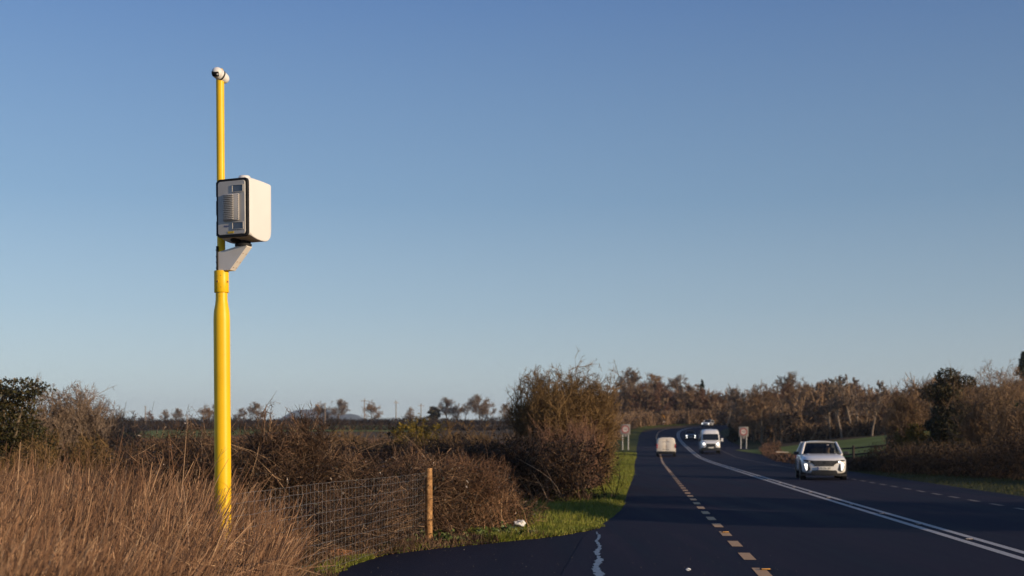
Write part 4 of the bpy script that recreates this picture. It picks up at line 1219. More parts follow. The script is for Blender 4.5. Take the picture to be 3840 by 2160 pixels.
    m = MB(); m.sphere((-.055, -.08, Z0 - .002), .06, (1, 1, .62), 24, Q); m.build('dome_lens', M['rubber'], h)
    # dome camera on the pole tip
    d = empty('dome_camera', (0, 0, 0)); d.parent = t
    D = Vector((.46, .62, -.30)).normalized()     # body axis, away from viewer and to the right
    c0 = Vector((-.018, -.055, 5.435))
    m = MB(); m.sphere(c0, .060, (1, 1, 1), 28); m.build('camera_head', M['shell'], d)
    m = MB()
    e = c0 + D * .02
    m.cyl(e, c0 + D * .045, .060, .060, 28); m.cyl(c0 + D * .060, c0 + D * .105, .060, .054, 28); m.sphere(c0 + D * .105, .054, (1, 1, 1), 20)
    m.build('camera_body', M['shell'], d)
    m = MB(); m.cyl(c0 + D * .044, c0 + D * .062, .0615, .0615, 28); m.build('seal_band', M['rubber'], d)
    # black visor wraps the lower left front of the head
    m = MB(); Vd = Vector((-.30, -.86, -.42)).normalized()
    ux = Vector((1, 0, 0)); vx = Vd.cross(ux).normalized(); ux = vx.cross(Vd).normalized()
    rings = []
    for i in range(11):
        u = -1 + 2 * i / 10; row = []
        for j in range(7):
            v = -1 + 2 * j / 6
            dd = (Vd + ux * (u * .95 + .05) + vx * (v * (.44 + .18 * abs(u)) - .08)).normalized()
            row.append(c0 + dd * .0622)
        rings.append(row)
    m.loft(rings, False, None, closed=False); vis = m.build('visor', M['rubber'], d)
    m = MB(); pd = (Vd + ux * .62 - vx * .05).normalized(); m.cyl(c0 + pd * .060, c0 + pd * .0645, .010, n=16); m.build('lens', M['lens'], vis)
    m = MB(); m.box((.018, -.0, 5.435), (.03, .07, .11), None, .008); m.build('top_bracket', M['yellow'], t)
speed_camera()

# ------------------------------------------------------------------ wire fence
def wire_fence():
    a = Vector((-1.27, 20.0, 0)); b = Vector((-2.45, 12.2, 0)); c = Vector((-2.95, 9.5, 0))
    t = empty('wire_fence', a); tag(t, 'sheep-wire mesh fence strung from a round wooden post in front of the brambles', 'fence')
    m = MB(); rng = random.Random(4)
    prof = [(.056, -.3), (.054, .3), (.055, .7), (.053, 1.08), (.048, 1.10), (0, 1.102)]
    m.lathe(prof, 20)
    for v in m.bm.verts: v.co.x += rng.uniform(-.0015, .0015); v.co.y += rng.uniform(-.0015, .0015)
    m.build('post', M['post_wood'], t)
    rngn = np.random.default_rng(9); C = Acc()
    c = b + Vector((-.05, -.3, 0))
    path = [a + Vector((-.05, 0, 0)), b, c]
    dist = [0, (b - a).length, (b - a).length + .3]
    def pt(s, z):
        if s < dist[1]: p = a.lerp(b, s / dist[1])
        else: p = b.lerp(c, (s - dist[1]) / (dist[2] - dist[1]))
        return (p.x - a.x - .055 + .006 * math.sin(s * 1.7 + z * 2), p.y - a.y, z - .008 * math.sin(s * .9) * z + .0025 * math.sin(s * 9 + z * 14))
    hz = [.06, .16, .26, .36, .47, .58, .70, .82, .94, 1.03]
    ss = np.linspace(0, dist[2], 60)
    for z in hz:
        P = np.array([[pt(s, z) for s in ss]]); C.tubes(rngn, P, np.full((1, len(ss)), .0014), 4)
    for s in np.arange(.1, dist[2], .15):
        P = np.array([[pt(s, z) for z in hz]]); C.tubes(rngn, P, np.full((1, len(hz)), .0010), 4)
    C.build('wire_mesh', M['wire'], t)
wire_fence()

# post-and-rail fence on the right pasture edge
def rail_fence():
    t = empty('rail_fence', (19.5, 84, gz1(19.5, 84))); tag(t, 'dark low post and rail fence below the green pasture right of the SUV', 'fence')
    L = 10.5; m = MB(); bz = gz1(19.5, 84)
    for z in (.62, 1.02):
        for i in range(5):
            x0 = i * 2.1; x1 = x0 + 2.1
            m.cyl((x0, -x0 * .55, gz1(19.5 + x0, 84 - x0 * .55) - bz + z), (x1, -x1 * .55, gz1(19.5 + x1, 84 - x1 * .55) - bz + z), .05, n=8)
    m.build('rail', M['fence_dark'], t)
    for i in range(6):
        x = i * 2.1; m = MB(); z = gz1(19.5 + x, 84 - x * .55) - bz; m.cyl((x, -x * .55 - .06, z - .2), (x, -x * .55 - .06, z + 1.2), .08, n=10)
        m.build('post', M['fence_dark'], t)
rail_fence()

# ------------------------------------------------------------------ utility poles
def utility(px, d, top_py, label, arm=True, ang=0.0):
    x = atp(px, d); zb = gz1(x, d); zt = 1.5 - (top_py - 442) / F * d
    t = empty('utility_pole', (x, d, zb - .2)); tag(t, label, 'utility pole', 'utility poles across the fields'); t.rotation_euler = (0, 0, ang)
    H = zt - zb + .2
    m = MB(); m.cyl((0, 0, 0), (0, 0, H), .20, .14, 10); m.build('pole', M['pole_wood'], t)
    if arm:
        m = MB(); m.box((0, -.12, H - .8), (2.2, .14, .16)); ca = m.build('crossarm', M['pole_wood'], t, smooth=False)
        m = MB()
        for q in (-.95, 0, .95): m.cyl((q, -.12, H - .72), (q, -.12, H - .38), .07, .045, 8)
        m.build('insulator', M['steel'], ca)
    else:
        m = MB(); m.box((0, 0, H - .15), (.9, .15, .12)); m.build('crossarm', M['pole_wood'], t, smooth=False)
utility(145.5, 420, 406, 'thin utility pole leftmost, above the left bushes', False)
utility(187, 330, 414.5, 'utility pole between the left bushes and the yellow pole', False)
utility(325, 400, 403, 'utility pole in front of the dark round tree', False)
utility(364.5, 430, 398.5, 'tallest utility pole, beside the solitary round tree', True)
utility(396, 450, 400.5, 'utility pole right of the solitary round tree', True, .9)
utility(421, 470, 403.5, 'rightmost utility pole, left of the dark stump', True, .5)

# ------------------------------------------------------------------ road signs
def text_mesh(name, s, size, mat, parent, M4, ext=.003):
    cu = bpy.data.curves.new(name, 'FONT'); cu.body = s; cu.size = size; cu.align_x = 'CENTER'; cu.align_y = 'CENTER'; cu.extrude = ext
    ob = bpy.data.objects.new(name, cu); COL.objects.link(ob)
    dg = bpy.context.evaluated_depsgraph_get(); dg.update()
    me = bpy.data.meshes.new_from_object(ob.evaluated_get(dg)); bpy.data.objects.remove(ob)
    me.transform(M4); me.name = name
    return link_mesh(name, me, mat, parent)
FACE = Matrix.Rotation(R(90), 4, 'X')
def limit_sign(x, y, label, rz=0.0, zt=0.0, ps=1.12):
    z = gz1(x, y) + zt
    t = empty('speed_limit_sign', (x, y, z)); t.rotation_euler = (0, 0, rz); tag(t, label, 'road sign', 'speed limit signs beside the road')
    for px_ in (-.31, .34):
        m = MB(); m.cyl((px_, .03, -.3), (px_, .03, 2.75), .055, n=14); m.build('post', M['steel'], t)
    h = ps / 2; zc = 1.72 + h
    m = MB(); m.box((0, -.04, zc), (ps, .03, ps + .06), None, .012); b = m.build('panel', M['sign_back'], t)
    m = MB(); m.box((.02, -.01, zc - h - .16), (.30, .02, .22), None, .008); m.build('bracket_plate', M['sign_back'], t)
    m = MB(); Mx = Matrix.Translation((0, -.058, zc)) @ FACE; m.lathe([(.31, .0), (.31, .006), (.45, .006), (.45, .0)], 48, Mx); m.build('red_ring', M['sign_red'], b)
    m = MB(); m.cyl((0, -.054, zc), (0, -.061, zc), .315, n=48); m.build('white_disc', M['sign_white'], b)
    text_mesh('digits', '100', .30, M['black'], b, Matrix.Translation((0, -.064, zc)) @ FACE)
limit_sign(atp(625.3, 150), 150, 'grey square sign with red ring on two posts, on the left verge', zt=.12)
limit_sign(atp(743.5, 155), 155, 'grey square sign with red ring on two posts, right of the white minibus', zt=-.25)
def warn(px, d, py, label, base, s=.8, plate=True):
    x = atp(px, d); zc = 1.5 - (py - 442) / F * d
    t = empty('warning_sign', (x, d, base)); tag(t, label, 'road sign')
    m = MB(); m.cyl((0, .04, -.2), (0, .04, zc - base + .3), .05, n=10); m.build('post', M['steel'], t)
    z = zc - base
    m = MB(); m.prism([(0, z - s - .12), (s + .12, z), (0, z + s + .12), (-s - .12, z)], -.02, .01); m.build('black_border', M['black'], t, smooth=False)
    m = MB(); m.prism([(0, z - s), (s, z), (0, z + s), (-s, z)], -.03, -.015); m.build('yellow_face', M['sign_yellow'], t, smooth=False)
    m = MB(); m.prism([(-.06, z - .3), (.06, z - .3), (.06, z + .05), (.2, z + .05), (0, z + .32), (-.2, z + .05), (-.06, z + .05)], -.036, -.028); m.build('symbol', M['black'], t, smooth=False)
    if not plate: return
    m = MB(); m.box((0, -.02, z - s - .38), (1.0, .03, .38)); m.build('supplementary_plate', M['sign_white'], t, smooth=False)
warn(662.7, 272, 417.0, 'yellow diamond warning sign with white plate at the road bend', 4.6, .58)
warn(696.3, 296, 415.6, 'dim yellow diamond sign in the dark gap behind the bend', 5.2, .3, False)

# ------------------------------------------------------------------ vehicles (front = -y)
def smooth_stations(st, n=4):
    A = np.array(st, float); P = spline(A, n); return P
def body_ring(y, w, zb, zt, k=4.5, n=28, kf=0.0, y_front=None, xs=1):
    pts = []; zc = (zb + zt) / 2; h = (zt - zb) / 2
    for i in range(n):
        a = 2 * math.pi * i / n; c, s = math.cos(a), math.sin(a)
        x = w * math.copysign(abs(c) ** (2 / k), c); z = zc + h * math.copysign(abs(s) ** (2 / k), s)
        yy = y + kf * x * x * (1 if y < -1.2 else 0)
        pts.append((x, yy, z))
    return pts
def wheels(t, xs, ys, r=.34, w=.22):
    first = None
    for y in ys:
        for s in (-1, 1):
            if first is None:
                m = MB(); m.lathe([(r - .11, -w / 2), (r - .03, -w / 2), (r, -w / 2 + .03), (r, w / 2 - .03), (r - .03, w / 2), (r - .11, w / 2)], 32, Matrix.Rotation(R(90), 4, 'Y'))
                o = m.build('wheel', M['tyre'], t)
                m = MB(); m.lathe([(r - .11, -w / 2 + .01), (r - .13, -w / 2 + .05), (.06, -w / 2 + .03), (0, -w / 2 + .03)], 20, Matrix.Rotation(R(90), 4, 'Y'))
                m.lathe([(r - .11, w / 2 - .01), (r - .13, w / 2 - .05), (.06, w / 2 - .03), (0, w / 2 - .03)], 20, Matrix.Rotation(R(90), 4, 'Y'))
                m.build('rim', M['rim'], o); first = o
            else: o = copy_tree(first, t)
            o.location = (s * xs, y, r)
def arches(t, xs, ys, r=.40):
    for y in ys:
        for s in (-1, 1):
            m = MB(); rings = []
            for i in range(13):
                a = R(-8 + 196 * i / 12); rings.append([(s * (xs - .12), y + math.cos(a) * r, .34 + math.sin(a) * r), (s * (xs + .012), y + math.cos(a) * r, .34 + math.sin(a) * r), (s * (xs + .012), y + math.cos(a) * (r + .06), .34 + math.sin(a) * (r + .06)), (s * (xs - .12), y + math.cos(a) * (r + .06), .34 + math.sin(a) * (r + .06))])
            m.loft(rings); m.build('wheel_arch', M['black'], t)
            m = MB(); m.cyl((s * (xs - .14), y, .34), (s * (xs + .004), y, .34), r, n=28); m.build('wheel_well', M['black'], t)

def person(parent_loc, rz, label):
    """seated figure, front = -y, one skinned surface"""
    V = []; E = []; Rd = []
    def v(p, r): V.append(p); Rd.append(r); return len(V) - 1
    pel = v((0, 0, .12), .14); wa = v((0, .03, .30), .13); ch = v((0, .04, .48), .155); nk0 = v((0, .03, .60), .075); nk = v((0, .02, .67), .055); hd0 = v((0, .0, .74), .08); hd1 = v((0, -.005, .83), .085); hd2 = v((0, .01, .90), .055)
    for a, b in ((pel, wa), (wa, ch), (ch, nk0), (nk0, nk), (nk, hd0), (hd0, hd1), (hd1, hd2)): E.append((a, b))
    for s in (-1, 1):
        sh = v((s * .18, .04, .54), .065); el = v((s * .25, -.06, .28), .046); wr = v((s * .16, -.28, .20), .028); E += [(ch, sh), (sh, el), (el, wr)]
        pa = v((s * .13, -.35, .19), .03); E.append((wr, pa))
        for f in range(4):
            k1 = v((s * (.10 + f * .020), -.41, .185), .009); k2 = v((s * (.10 + f * .018), -.43 - .01 * (f % 2), .155), .008); E += [(pa, k1), (k1, k2)]
        th = v((s * .08, -.36, .205), .010); E.append((pa, th))
        hp = v((s * .10, -.05, .10), .095); kn = v((s * .14, -.46, .16), .062); an = v((s * .14, -.58, -.24), .04); ft = v((s * .14, -.70, -.28), .035); E += [(pel, hp), (hp, kn), (kn, an), (an, ft)]
    me = bpy.data.meshes.new('person'); me.from_pydata(V, E, [])
    o = link_mesh('person', me, M['jumper'])
    sk = o.modifiers.new('skin', 'SKIN')
    if not me.skin_vertices: me.attributes
    for i, r in enumerate(Rd): me.skin_vertices[0].data[i].radius = (r, r * .85)
    me.skin_vertices[0].data[pel].use_root = True
    sb = o.modifiers.new('sub', 'SUBSURF'); sb.levels = 1; sb.render_levels = 1
    dg = bpy.context.evaluated_depsgraph_get(); dg.update()
    m2 = bpy.data.meshes.new_from_object(o.evaluated_get(dg))
    bpy.data.objects.remove(o)
    m2.materials.clear(); m2.materials.append(M['jumper']); m2.materials.append(M['skin'])
    for p in m2.polygons:
        c = p.center
        p.material_index = 1 if (c.z > .635 or (c.y < -.29 and c.z > .1)) else 0
        p.use_smooth = True
    o = link_mesh('person', m2); o.location = parent_loc; o.rotation_euler = (0, 0, rz)
    tag(o, label, 'person')
    m = MB(); m.sphere((0, .03, .86), .098, (.92, 1.05, 1.0), 18)
    for vv in list(m.bm.verts):
        if vv.co.y < -.045 and vv.co.z < .895: m.bm.verts.remove(vv)
    m.build('hair', M['hair'], o)
    m = MB(); m.sphere((0, -.092, .80), .016, (.7, 1, 1.4), 10)
    for s in (-1, 1): m.sphere((s * .082, .0, .81), .018, (.5, .8, 1.3), 8)
    m.build('face_detail', M['skin'], o)
    m = MB()
    for s in (-1, 1): m.sphere((s * .032, -.078, .825), .010, (1.2, .6, .8), 8)
    m.box((0, -.083, .765), (.045, .008, .008), None, .002)
    m.build('eye', M['hair'], o)
    return o

def car(label, cat, name, loc, rz, paint, style='suv', lamps='lamp', front_detail=True, group=None):
    t = empty(name, loc, rz); tag(t, label, cat, group)
    body = M[paint]
    if style == 'suv': W, H, ZH, L0, L1 = .89, 1.54, .80, -2.15, 2.12
    else: W, H, ZH, L0, L1 = .87, 1.46, .72, -2.05, 2.0
    kf = .16
    st = [(L0, .03, .50, .54), (L0, .30, .38, ZH - .08), (L0 + .005, .52, .30, ZH - .04), (L0 + .04, .70, .26, ZH), (L0 + .12, .82, .24, ZH + .05), (L0 + .35, W * .985, .23, ZH + .12), (L0 + .8, W, .22, ZH + .19), (L0 + 1.25, W, .22, ZH + .235), (0, W, .22, ZH + .24), (1.0, W, .22, ZH + .25), (L1 - .3, W * .97, .26, ZH + .26), (L1 - .06, W * .90, .32, ZH + .22), (L1, W * .75, .40, ZH + .10)]
    rings = [body_ring(y, w, a, b, 5.0, 40, kf) for (y, w, a, b) in st]
    m = MB(); m.loft(rings); m.build('body', body, t, angle=60)
    # bonnet creases
    m = MB()
    for s in (-1, 1): m.patch((s * .34, L0 + .16, ZH + .045), (s * .52, L0 + .20, ZH + .035), (s * .60, L0 + 1.15, ZH + .225), (s * .50, L0 + 1.15, ZH + .235), 6, .012 * s, 0)
    m.build('bonnet_crease', body, t)
    # greenhouse
    zb = ZH + .20; yA = L0 + 1.22; yB = L0 + 1.98; yR = L1 - .55; yT = L1 - .10; wb = W - .10; wt = W - .27; zr = H - .06
    A = lambda s: Vector((s * wb, yA + .06, zb)); B = lambda s: Vector((s * wt, yB, zr)); Cc = lambda s: Vector((s * wt, yR, zr - .02)); D = lambda s: Vector((s * (wb - .03), yT, zb + .02))
    m = MB()
    rr = []
    for i, y in enumerate(np.linspace(yB - .03, yR + .03, 9)):
        u = i / 8; row = []
        for j in range(13):
            v = -1 + 2 * j / 12
            row.append((v * (wt + .015), y - .05 * (1 - v * v) * (1 if i == 0 else 0), zr + .055 * (1 - abs(v) ** 2.6) + .02 * math.sin(u * math.pi) - .0 + .0))
        for j in range(12, -1, -1):
            v = -1 + 2 * j / 12; row.append((v * (wt - .01), y, zr - .03))
        rr.append(row)
    m.loft(rr); m.build('roof', body, t, angle=60)
    for s in (-1, 1):
        m = MB(); m.cyl(A(s), B(s), .045, .04, 10); m.build('pillar', body, t)
        m = MB(); m.cyl(B(s), Cc(s), .035, .035, 10); m.build('roof_rail', body, t)
        m = MB(); m.cyl(Cc(s), D(s), .07, .09, 10); m.build('pillar', body, t)
        m = MB(); m.cyl(Vector((s * wb, .1, zb)), Vector((s * (wt + .01), .15, zr)), .03, .03, 8); m.build('pillar', body, t)
    m = MB(); m.patch(A(1), A(-1), B(-1), B(1), 8, -.06); m.build('windscreen', M['glass'], t)
    m = MB(); m.patch(D(1), D(-1), Cc(-1), Cc(1), 8, .05); m.build('rear_window', M['tint'], t)
    for s in (-1, 1):
        m = MB(); m.patch(A(s) + Vector((s * .012, .05, 0)), Vector((s * (wb + .012), .1, zb)), Vector((s * (wt + .015), .15, zr)), B(s) + Vector((s * .005, .05, 0)), 4, 0); m.patch(Vector((s * (wb + .012), .1, zb)), D(s) + Vector((s * .005, 0, 0)), Cc(s) + Vector((s * .005, 0, 0)), Vector((s * (wt + .015), .15, zr)), 4, 0)
        m.build('side_window', M['glass'], t)
    # interior
    m = MB(); m.box((0, yA + .42, zb - .02), (wb * 1.8, .5, .12), None, .04)
    for s in (-1, 1):
        m.box((s * .36, .35, .95), (.48, .14, .62), Matrix.Identity(4), .05); m.box((s * .36, .38, 1.30), (.24, .10, .16), None, .03)
    m.box((0, 1.05, .98), (1.2, .2, .5), None, .05)
    m.build('interior', M['seat'], t)
    # mirrors
    for s in (-1, 1):
        m = MB(); m.box((s * (W + .10), yA + .42, zb + .05), (.20, .12, .13), None, .035); m.box((s * (W - .02), yA + .42, zb + .0), (.12, .05, .04), None, .01); m.build('wing_mirror', M['black'], t)
    arches(t, W - .0, (L0 + .78, L1 - .80)); wheels(t, W - .105, (L0 + .78, L1 - .80))
    yf = L0
    lb = M[lamps]
    if style == 'suv':
        # grille, body coloured bars
        m = MB(); m.prism([(-.36, .545), (.36, .545), (.44, ZH - .055), (.46, ZH - .03), (-.46, ZH - .03), (-.44, ZH - .055)], yf - .012, yf + .05, kf)
        g = m.build('grille', M['black'], t)
        m = MB()
        for i in range(6):
            z = .565 + i * .032; hw = .35 + i * .016
            for q in range(12): 
                x0 = -hw + q * hw / 6; m.prism([(x0 + .012, z), (x0 + hw / 6 - .012, z), (x0 + hw / 6 - .012, z + .012), (x0 + .012, z + .012)], yf - .02, yf - .008, kf)
        m.build('grille_bar', M['plate_dark'], g)
        m = MB(); m.prism([(0, .63), (.05, .66), (.045, .72), (0, .735), (-.045, .72), (-.05, .66)], yf - .03, yf - .01, kf); m.build('badge', M['black'], g)
        for s in (-1, 1):
            m = MB(); m.prism([(s * .34, .565), (s * .47, .66), (s * .80, .755), (s * .80, .80), (s * .45, ZH - .03)][::s], yf - .012, yf + .06, kf); hl = m.build('headlight', M['black'], t)
            m = MB(); m.sphere((s * .58, yf - .014 + kf * .34, .715), .030, (1.3, .5, 1), 14); m.build('lamp', lb if s > 0 else M['lens'], hl)
            # fang-shaped day light in black recess
            m = MB(); m.prism([(s * .60, .36), (s * .53, .42), (s * .62, .66), (s * .77, .66), (s * .80, .60), (s * .70, .34)][::s], yf - .010, yf + .05, kf); fr = m.build('light_recess', M['black'], t)
            m = MB(); m.prism([(s * .655, .385), (s * .695, .375), (s * .775, .62), (s * .765, .645), (s * .655, .645), (s * .64, .62)][::s], yf - .022, yf - .0, kf); m.build('running_light', M['lamp_soft'], fr)
        m = MB(); m.prism([(-.42, .205), (.42, .205), (.52, .27), (.47, .385), (-.47, .385), (-.52, .27)], yf - .008, yf + .06, kf); m.build('lower_intake', M['black'], t)
        m = MB(); m.prism([(-.36, .235), (.36, .235), (.38, .262), (-.38, .262)], yf - .022, yf - .004, kf); m.build('skid_trim', M['black'], t)
        m = MB(); m.prism([(-.88, .17), (.88, .17), (.88, .225), (-.88, .225)], yf + .03, yf + .12, kf); m.build('front_lip', M['black'], t)
        m = MB(); m.box((0, yf - .030, .465), (.54, .02, .125), None, .004); np_ = m.build('number_plate', M['plate_white'], t)
        m = MB(); m.box((-.245, yf - .042, .465), (.05, .004, .118)); m.build('blue_strip', M['ink_blue'], np_, smooth=False)
        text_mesh('lettering', '191 KE 187', .095, M['black'], np_, Matrix.Translation((.02, yf - .042, .465)) @ FACE, .002)
        m = MB(); m.box((.27, yA + .40, zr - .10), (.10, .004, .03)); m.build('windscreen_disc', M['sign_white'], t, smooth=False)
    else:
        m = MB(); m.prism([(-.46, .50), (.46, .50), (.42, .66), (-.42, .66)], yf - .012, yf + .05, kf); m.build('grille', M['black'], t)
        m = MB(); m.prism([(-.62, .25), (.62, .25), (.55, .42), (-.55, .42)], yf - .010, yf + .05, kf); m.build('lower_intake', M['black'], t)
        for s in (-1, 1):
            m = MB(); m.prism([(s * .46, .58), (s * .78, .58), (s * .80, .70), (s * .50, .66)][::s], yf - .012, yf + .08, kf); hl = m.build('headlight', M['lens'], t)
            m = MB(); m.sphere((s * .64, yf - .01 + kf * .41, .63), .085, (1.25, .4, .9), 14); m.build('lamp', lb, hl)
            m = MB(); m.sphere((s * .64, yf + .0 + kf * .41, .36), .07, (1.2, .4, .8), 14); m.build('fog_lamp', lb if style == 'dark' else M['lens'], t)
        m = MB(); m.box((0, yf - .02, .44), (.52, .02, .11), None, .004); m.build('number_plate', M['plate_white'], t)
    for s in (-1, 1):
        m = MB(); m.box((s * (W - .14), L1 - .02, ZH + .08), (.24, .08, .16), None, .03); m.build('tail_light', M['tail_red'], t)
    return t

def road_z_at(y): return float(np.interp(y, KY, KZ))
# heading of the road
def heading(y):
    i = int(np.argmin(np.abs(RC[:, 1] - y))); return math.atan2(RT[i, 0], RT[i, 1])
hx = heading(52)
suv_loc = (12.62, 53.6, 0.0)
car('white SUV with lit fang-shaped day lights, nearest vehicle, driving towards the camera', 'car', 'suv', suv_loc, -.155, 'car_white', 'suv')
pz = Matrix.Rotation(-.155, 4, 'Z') @ Vector((.30, -.12, .52))
person((suv_loc[0] + pz.x, suv_loc[1] + pz.y, .44), -.155, 'person in a pale jumper sitting behind the windscreen of the white SUV')
yd = 206; xd, yy = road_pt(s_at(yd), 1.75)
car('dark hatchback with headlights on, half hidden behind the white minibus', 'car', 'hatchback', (float(xd) - .1, float(yy), road_z_at(yd)), -heading(yd), 'car_dark', 'dark')
yw = 262; xw = atp(708, 262)
car('small white car with headlights on, farthest vehicle, coming round the bend', 'car', 'hatchback', (xw, yw, 4.52), -.42, 'car_silver', 'far')

def minibus():
    loc = (atp(712.5, 137.5), 139.5, .33); t = empty('minibus', loc, -heading(138)); tag(t, 'white high-roofed minibus with black grille, driving towards the camera', 'minibus')
    W = 1.0; L0 = -2.8
    def ring(y, w, zb, zt, wt, k=40):
        P = []
        prof = [(0, zb), (w * .7, zb), (w * .95, zb + .05), (w, zb + .25), (w, (zb + zt) * .42), (w * .985, zb + (zt - zb) * .62), (w * .93 * wt + w * .07, zt - .35), (w * wt, zt - .14), (w * wt - .12, zt - .02), (w * wt * .5, zt + .015), (0, zt + .03)]
        for x, z in prof: P.append((x, y, z))
        for x, z in prof[-2:0:-1]: P.append((-x, y, z))
        return P
    st = [(L0, .55, .42, .98, 1), (L0 + .03, .78, .36, 1.04, 1), (L0 + .14, .94, .30, 1.12, 1), (L0 + .5, .99, .28, 1.27, .98), (L0 + .85, 1.0, .28, 1.36, .97)]
    m = MB(); m.loft([ring(*s) for s in st]); m.build('bonnet', M['car_white'], t, angle=50)
    st = [(L0 + .62, .97, .28, 1.30, .95), (L0 + .86, 1.0, .28, 1.62, .93), (L0 + 1.14, 1.01, .28, 2.02, .90), (L0 + 1.34, 1.01, .28, 2.30, .86), (L0 + 1.62, 1.01, .28, 2.44, .84), (L0 + 2.1, 1.02, .28, 2.50, .84), (2.6, 1.02, .3, 2.50, .84), (2.8, .98, .34, 2.42, .84)]
    m = MB(); m.loft([ring(*s) for s in st]); m.build('body', M['car_white'], t, angle=50)
    yb, yt = L0 + .70, L0 + 1.17
    m = MB(); m.patch((.86, yb, 1.34), (-.86, yb, 1.34), (-.80, yt, 2.00), (.80, yt, 2.00), 8, -.05, .0, Matrix.Translation((0, -.05, .01))); m.build('windscreen', M['tint'], t)
    for s in (-1, 1):
        m = MB(); m.patch((s * 1.012, L0 + 1.0, 1.30), (s * 1.012, L0 + 1.95, 1.28), (s * .965, L0 + 1.95, 1.92), (s * .965, L0 + 1.3, 1.92), 4, 0, 0, Matrix.Translation((s * .02, 0, 0))); m.build('side_window', M['tint'], t)
        m = MB(); m.box((s * 1.20, L0 + 1.0, 1.40), (.22, .14, .34), None, .05); m.box((s * 1.07, L0 + 1.05, 1.32), (.14, .06, .06), None, .01); m.build('wing_mirror', M['black'] if s < 0 else M['shell'], t)
        m = MB(); m.prism([(s * .50, .86), (s * .88, .84), (s * .90, 1.12), (s * .68, 1.10)][::s], L0 - .02, L0 + .2, .10); hl = m.build('headlight', M['lens'], t)
        m = MB(); m.sphere((s * .72, L0 + .02, .97), .11, (1, .4, 1), 14); m.build('lamp', M['lamp'], hl)
    m = MB(); m.prism([(-.50, .66), (.50, .66), (.46, 1.0), (-.46, 1.0)], L0 - .03, L0 + .1, .05); m.build('grille', M['black'], t)
    m = MB(); m.prism([(-.98, .28), (.98, .28), (.98, .58), (.60, .62), (-.60, .62), (-.98, .58)], L0 - .05, L0 + .3, .10); bp = m.build('bumper', M['black'], t)
    m = MB(); m.box((0, L0 - .07, .58), (.54, .02, .12), None, .004); m.build('number_plate', M['plate_white'], bp)
    arches(t, 1.0, (L0 + 1.0, 1.75)); wheels(t, .88, (L0 + 1.0, 1.75), .36, .24)
minibus()

def small_van():
    loc = (atp(668.3, 127), 129, .08); t = empty('panel_van', loc, -heading(128) ); tag(t, 'dusty cream-white panel van seen from behind, driving away on the left', 'van')
    # rear = -y
    W = .92
    def ring(y, w, zb, zt, wt):
        prof = [(0, zb), (w * .8, zb), (w * .98, zb + .08), (w, zb + .35), (w * 1.0, zb + .72), (w * (wt * .5 + .5), zb + (zt - zb) * .72), (w * wt, zt - .14), (w * wt - .08, zt - .03), (w * wt * .5, zt + .02), (0, zt + .03)]
        return [(x, y, z) for x, z in prof] + [(-x, y, z) for x, z in prof[-2:0:-1]]
    st = [(-2.2, .84, .40, 1.74, .86), (-2.19, .88, .38, 1.78, .86), (-2.12, .915, .36, 1.82, .87), (-1.8, .92, .34, 1.84, .88), (.3, .92, .30, 1.84, .88), (.75, .92, .28, 1.78, .86), (1.35, .92, .28, 1.30, .90), (1.45, .91, .28, 1.10, .96), (2.1, .86, .30, .92, .96), (2.2, .72, .36, .78, .9)]
    m = MB(); m.loft([ring(*s) for s in st]); m.build('body', M['car_cream'], t, angle=45)
    m = MB()
    for s in (-1, 1): m.box((s * .375, -2.205, 1.08), (.735, .02, 1.12), None, .03)
    d = m.build('rear_door', M['car_cream'], t)
    m = MB(); m.box((0.0, -2.22, .98), (.10, .02, .05), None, .01); m.box((.06, -2.22, 1.60), (.12, .012, .05)); m.build('badge', M['rust'], d)
    m = MB()
    for i, (w, z, x) in enumerate(((.10, 1.44, -.30), (.12, 1.44, -.15), (.07, 1.44, -.02), (.12, 1.445, .10), (.14, 1.45, .26), (.2, .70, -.25), (.18, .71, .0), (.12, .69, .2))):
        m.box((x, -2.217, z), (w, .005, .055))
    m.build('lettering', M['sign_back'], d)
    for s in (-1, 1):
        m = MB(); m.box((s * .865, -2.17, 1.02), (.10, .10, .40), None, .02); m.build('tail_light', M['tail_red'], t)
        m = MB(); m.box((s * 1.02, 1.0, 1.18), (.18, .1, .16), None, .03); m.build('wing_mirror', M['black'], t)
    m = MB(); m.box((0, -2.20, .44), (1.74, .16, .18), None, .03); bp = m.build('bumper', M['black'], t)
    m = MB(); m.box((0, -1.9, .30), (1.4, .5, .14)); m.build('underside', M['black'], t)
    arches(t, .92, (-1.35, 1.35), .38); wheels(t, .82, (-1.35, 1.35), .33, .2)
small_van()

# ------------------------------------------------------------------ small things
def crumple(name, loc, s, mat, label, cat, seed=1, sc=(1, .8, .55)):
    rng = random.Random(seed); bm = bmesh.new(); bmesh.ops.create_icosphere(bm, subdivisions=3, radius=s)
    for v in bm.verts:
        k = 1 + .35 * math.sin(v.co.x / s * 4 + seed) * math.cos(v.co.z / s * 5) + rng.uniform(-.12, .12)
        v.co = Vector((v.co.x * sc[0], v.co.y * sc[1], v.co.z * sc[2])) * k
    me = bpy.data.meshes.new(name); bm.to_mesh(me); bm.free()
    o = link_mesh(name, me, mat); o.location = loc; tag(o, label, cat); return o
crumple('plastic_bag', (.12, 21.9, .14), .10, M['bag'], 'crumpled white plastic bag lying in the grass by the bramble mound', 'litter', 3)
crumple('litter_scrap', (-.05, 20.35, .03), .045, M['bag'], 'small white scrap on the junction tarmac edge', 'litter', 5)
crumple('litter_scrap', (2.05, 15.2, .02), .03, M['bag'], 'tiny white scrap on the near road surface', 'litter', 6)
crumple('rusty_board', (-2.3, 16.9, .05), .26, M['rust'], 'rusty brown lump in the grass at the bottom of the fence', 'litter', 7, (1, .35, .25))
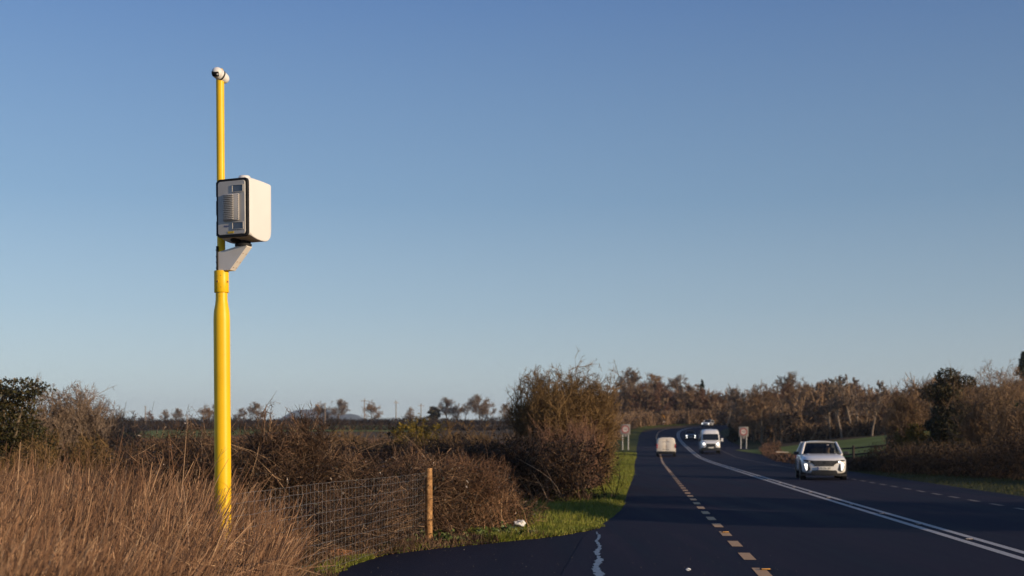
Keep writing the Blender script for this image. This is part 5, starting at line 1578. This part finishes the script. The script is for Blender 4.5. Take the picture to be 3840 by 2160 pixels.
m = MB(); m.cyl((0, 0, 0), (1.1, .2, -.03), .05, .03, 10); o = m.build('fallen_log', M['log']); o.location = (22.6, 112, gz1(22.6, 112) + .62)
tag(o, 'pale fallen log at the field edge left of the white SUV', 'log')

def stud(x, y, z, rz, label, mat, grp):
    t = empty('road_stud', (x, y, z), rz); tag(t, label, 'road stud', grp)
    m = MB(); m.box((0, 0, .008), (.13, .11, .016), None, .005); m.build('casing', M['rubber'], t)
    m = MB(); m.box((0, -.05, .013), (.10, .015, .012), None, .002); m.build('reflector', mat, t)
ORD = ['nearest', 'second nearest', 'third nearest', 'fourth nearest', 'fifth nearest', 'sixth nearest', 'seventh nearest', 'eighth nearest', 'second farthest', 'farthest']
for i, y in enumerate((20.1, 23.7, 27.3, 31.2, 35.0, 38.8, 43.0, 47.5, 52, 57)):
    x, yy = road_pt(s_at(y), .01)
    stud(float(x), float(yy), .004, -.1, ORD[i] + ' of the small reflecting studs between the double white centre lines', M['sign_white'], 'studs between the centre lines')
for y, lab in ((15.0, 'amber reflecting stud at the bottom edge of the photo beside the dashed line'), (21.3, 'amber reflecting stud in a gap of the dashed yellow line')):
    x, yy = road_pt(s_at(y), -3.55 if y < 20 else -3.6); stud(float(x), float(yy), .004, -.1, lab, M['amber'], 'amber studs on the dashed line')

# worn pale line where the two tarmacs meet, broken into smears
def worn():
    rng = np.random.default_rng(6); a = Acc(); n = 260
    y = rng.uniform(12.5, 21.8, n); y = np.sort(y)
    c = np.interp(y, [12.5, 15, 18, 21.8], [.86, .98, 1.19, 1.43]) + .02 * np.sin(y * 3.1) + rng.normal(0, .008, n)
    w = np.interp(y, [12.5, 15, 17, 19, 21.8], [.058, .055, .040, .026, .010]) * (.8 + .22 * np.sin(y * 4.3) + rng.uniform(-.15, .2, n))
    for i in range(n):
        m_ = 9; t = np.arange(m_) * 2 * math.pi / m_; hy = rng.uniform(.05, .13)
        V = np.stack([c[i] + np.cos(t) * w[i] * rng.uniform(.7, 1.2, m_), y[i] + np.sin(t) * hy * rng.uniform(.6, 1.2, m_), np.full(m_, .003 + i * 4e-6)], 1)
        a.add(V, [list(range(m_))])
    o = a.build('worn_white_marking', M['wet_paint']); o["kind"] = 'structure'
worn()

def gravel():
    rng = np.random.default_rng(12); a = Acc(); n = 220
    y = rng.uniform(14.5, 23, n); x = rng.uniform(-2.2, 3.5, n)
    xe = np.interp(y, JS[::-1, 1], JS[::-1, 0]); k = x > xe + .05; x, y = x[k], y[k]; n = len(x)
    s = rng.uniform(.002, .006, n)
    T = np.array([(1, 0, 0), (-.5, .87, 0), (-.5, -.87, 0), (0, 0, 1.1)])
    V = np.stack([x, y, np.full(n, .002)], 1)[:, None] + T[None] * s[:, None, None]
    b = np.arange(n)[:, None] * 4
    Fq = np.concatenate([b + np.array(f) for f in ((0, 1, 3), (1, 2, 3), (2, 0, 3))])
    a.add(V.reshape(-1, 3), Fq); o = a.build('gravel', M['stone']); tag(o, 'scattered pale grit on the junction tarmac', 'gravel', kind='stuff')
gravel()

# thin winter haze: one even volume box round the scene
def haze():
    m = bpy.data.materials.new('haze'); m.use_nodes = True; nt = m.node_tree
    nt.nodes.remove(nt.nodes["Principled BSDF"]); out = [n for n in nt.nodes if n.type == 'OUTPUT_MATERIAL'][0]
    v = nt.nodes.new("ShaderNodeVolumePrincipled"); v.inputs['Color'].default_value = (.72, .82, 1, 1); v.inputs['Density'].default_value = .00012; v.inputs['Anisotropy'].default_value = .2
    nt.links.new(v.outputs[0], out.inputs['Volume'])
    mb = MB(); mb.box((0, 2900, 90), (9000, 6400, 185))
    o = mb.build('haze', m, smooth=False); o["kind"] = 'stuff'; o["label"] = 'thin pale winter haze over the far fields'
haze()

SC.cycles.volume_bounces = 0
SC.cycles.use_adaptive_sampling = True
SC.cycles.max_bounces = 6
SC.cycles.transparent_max_bounces = 6
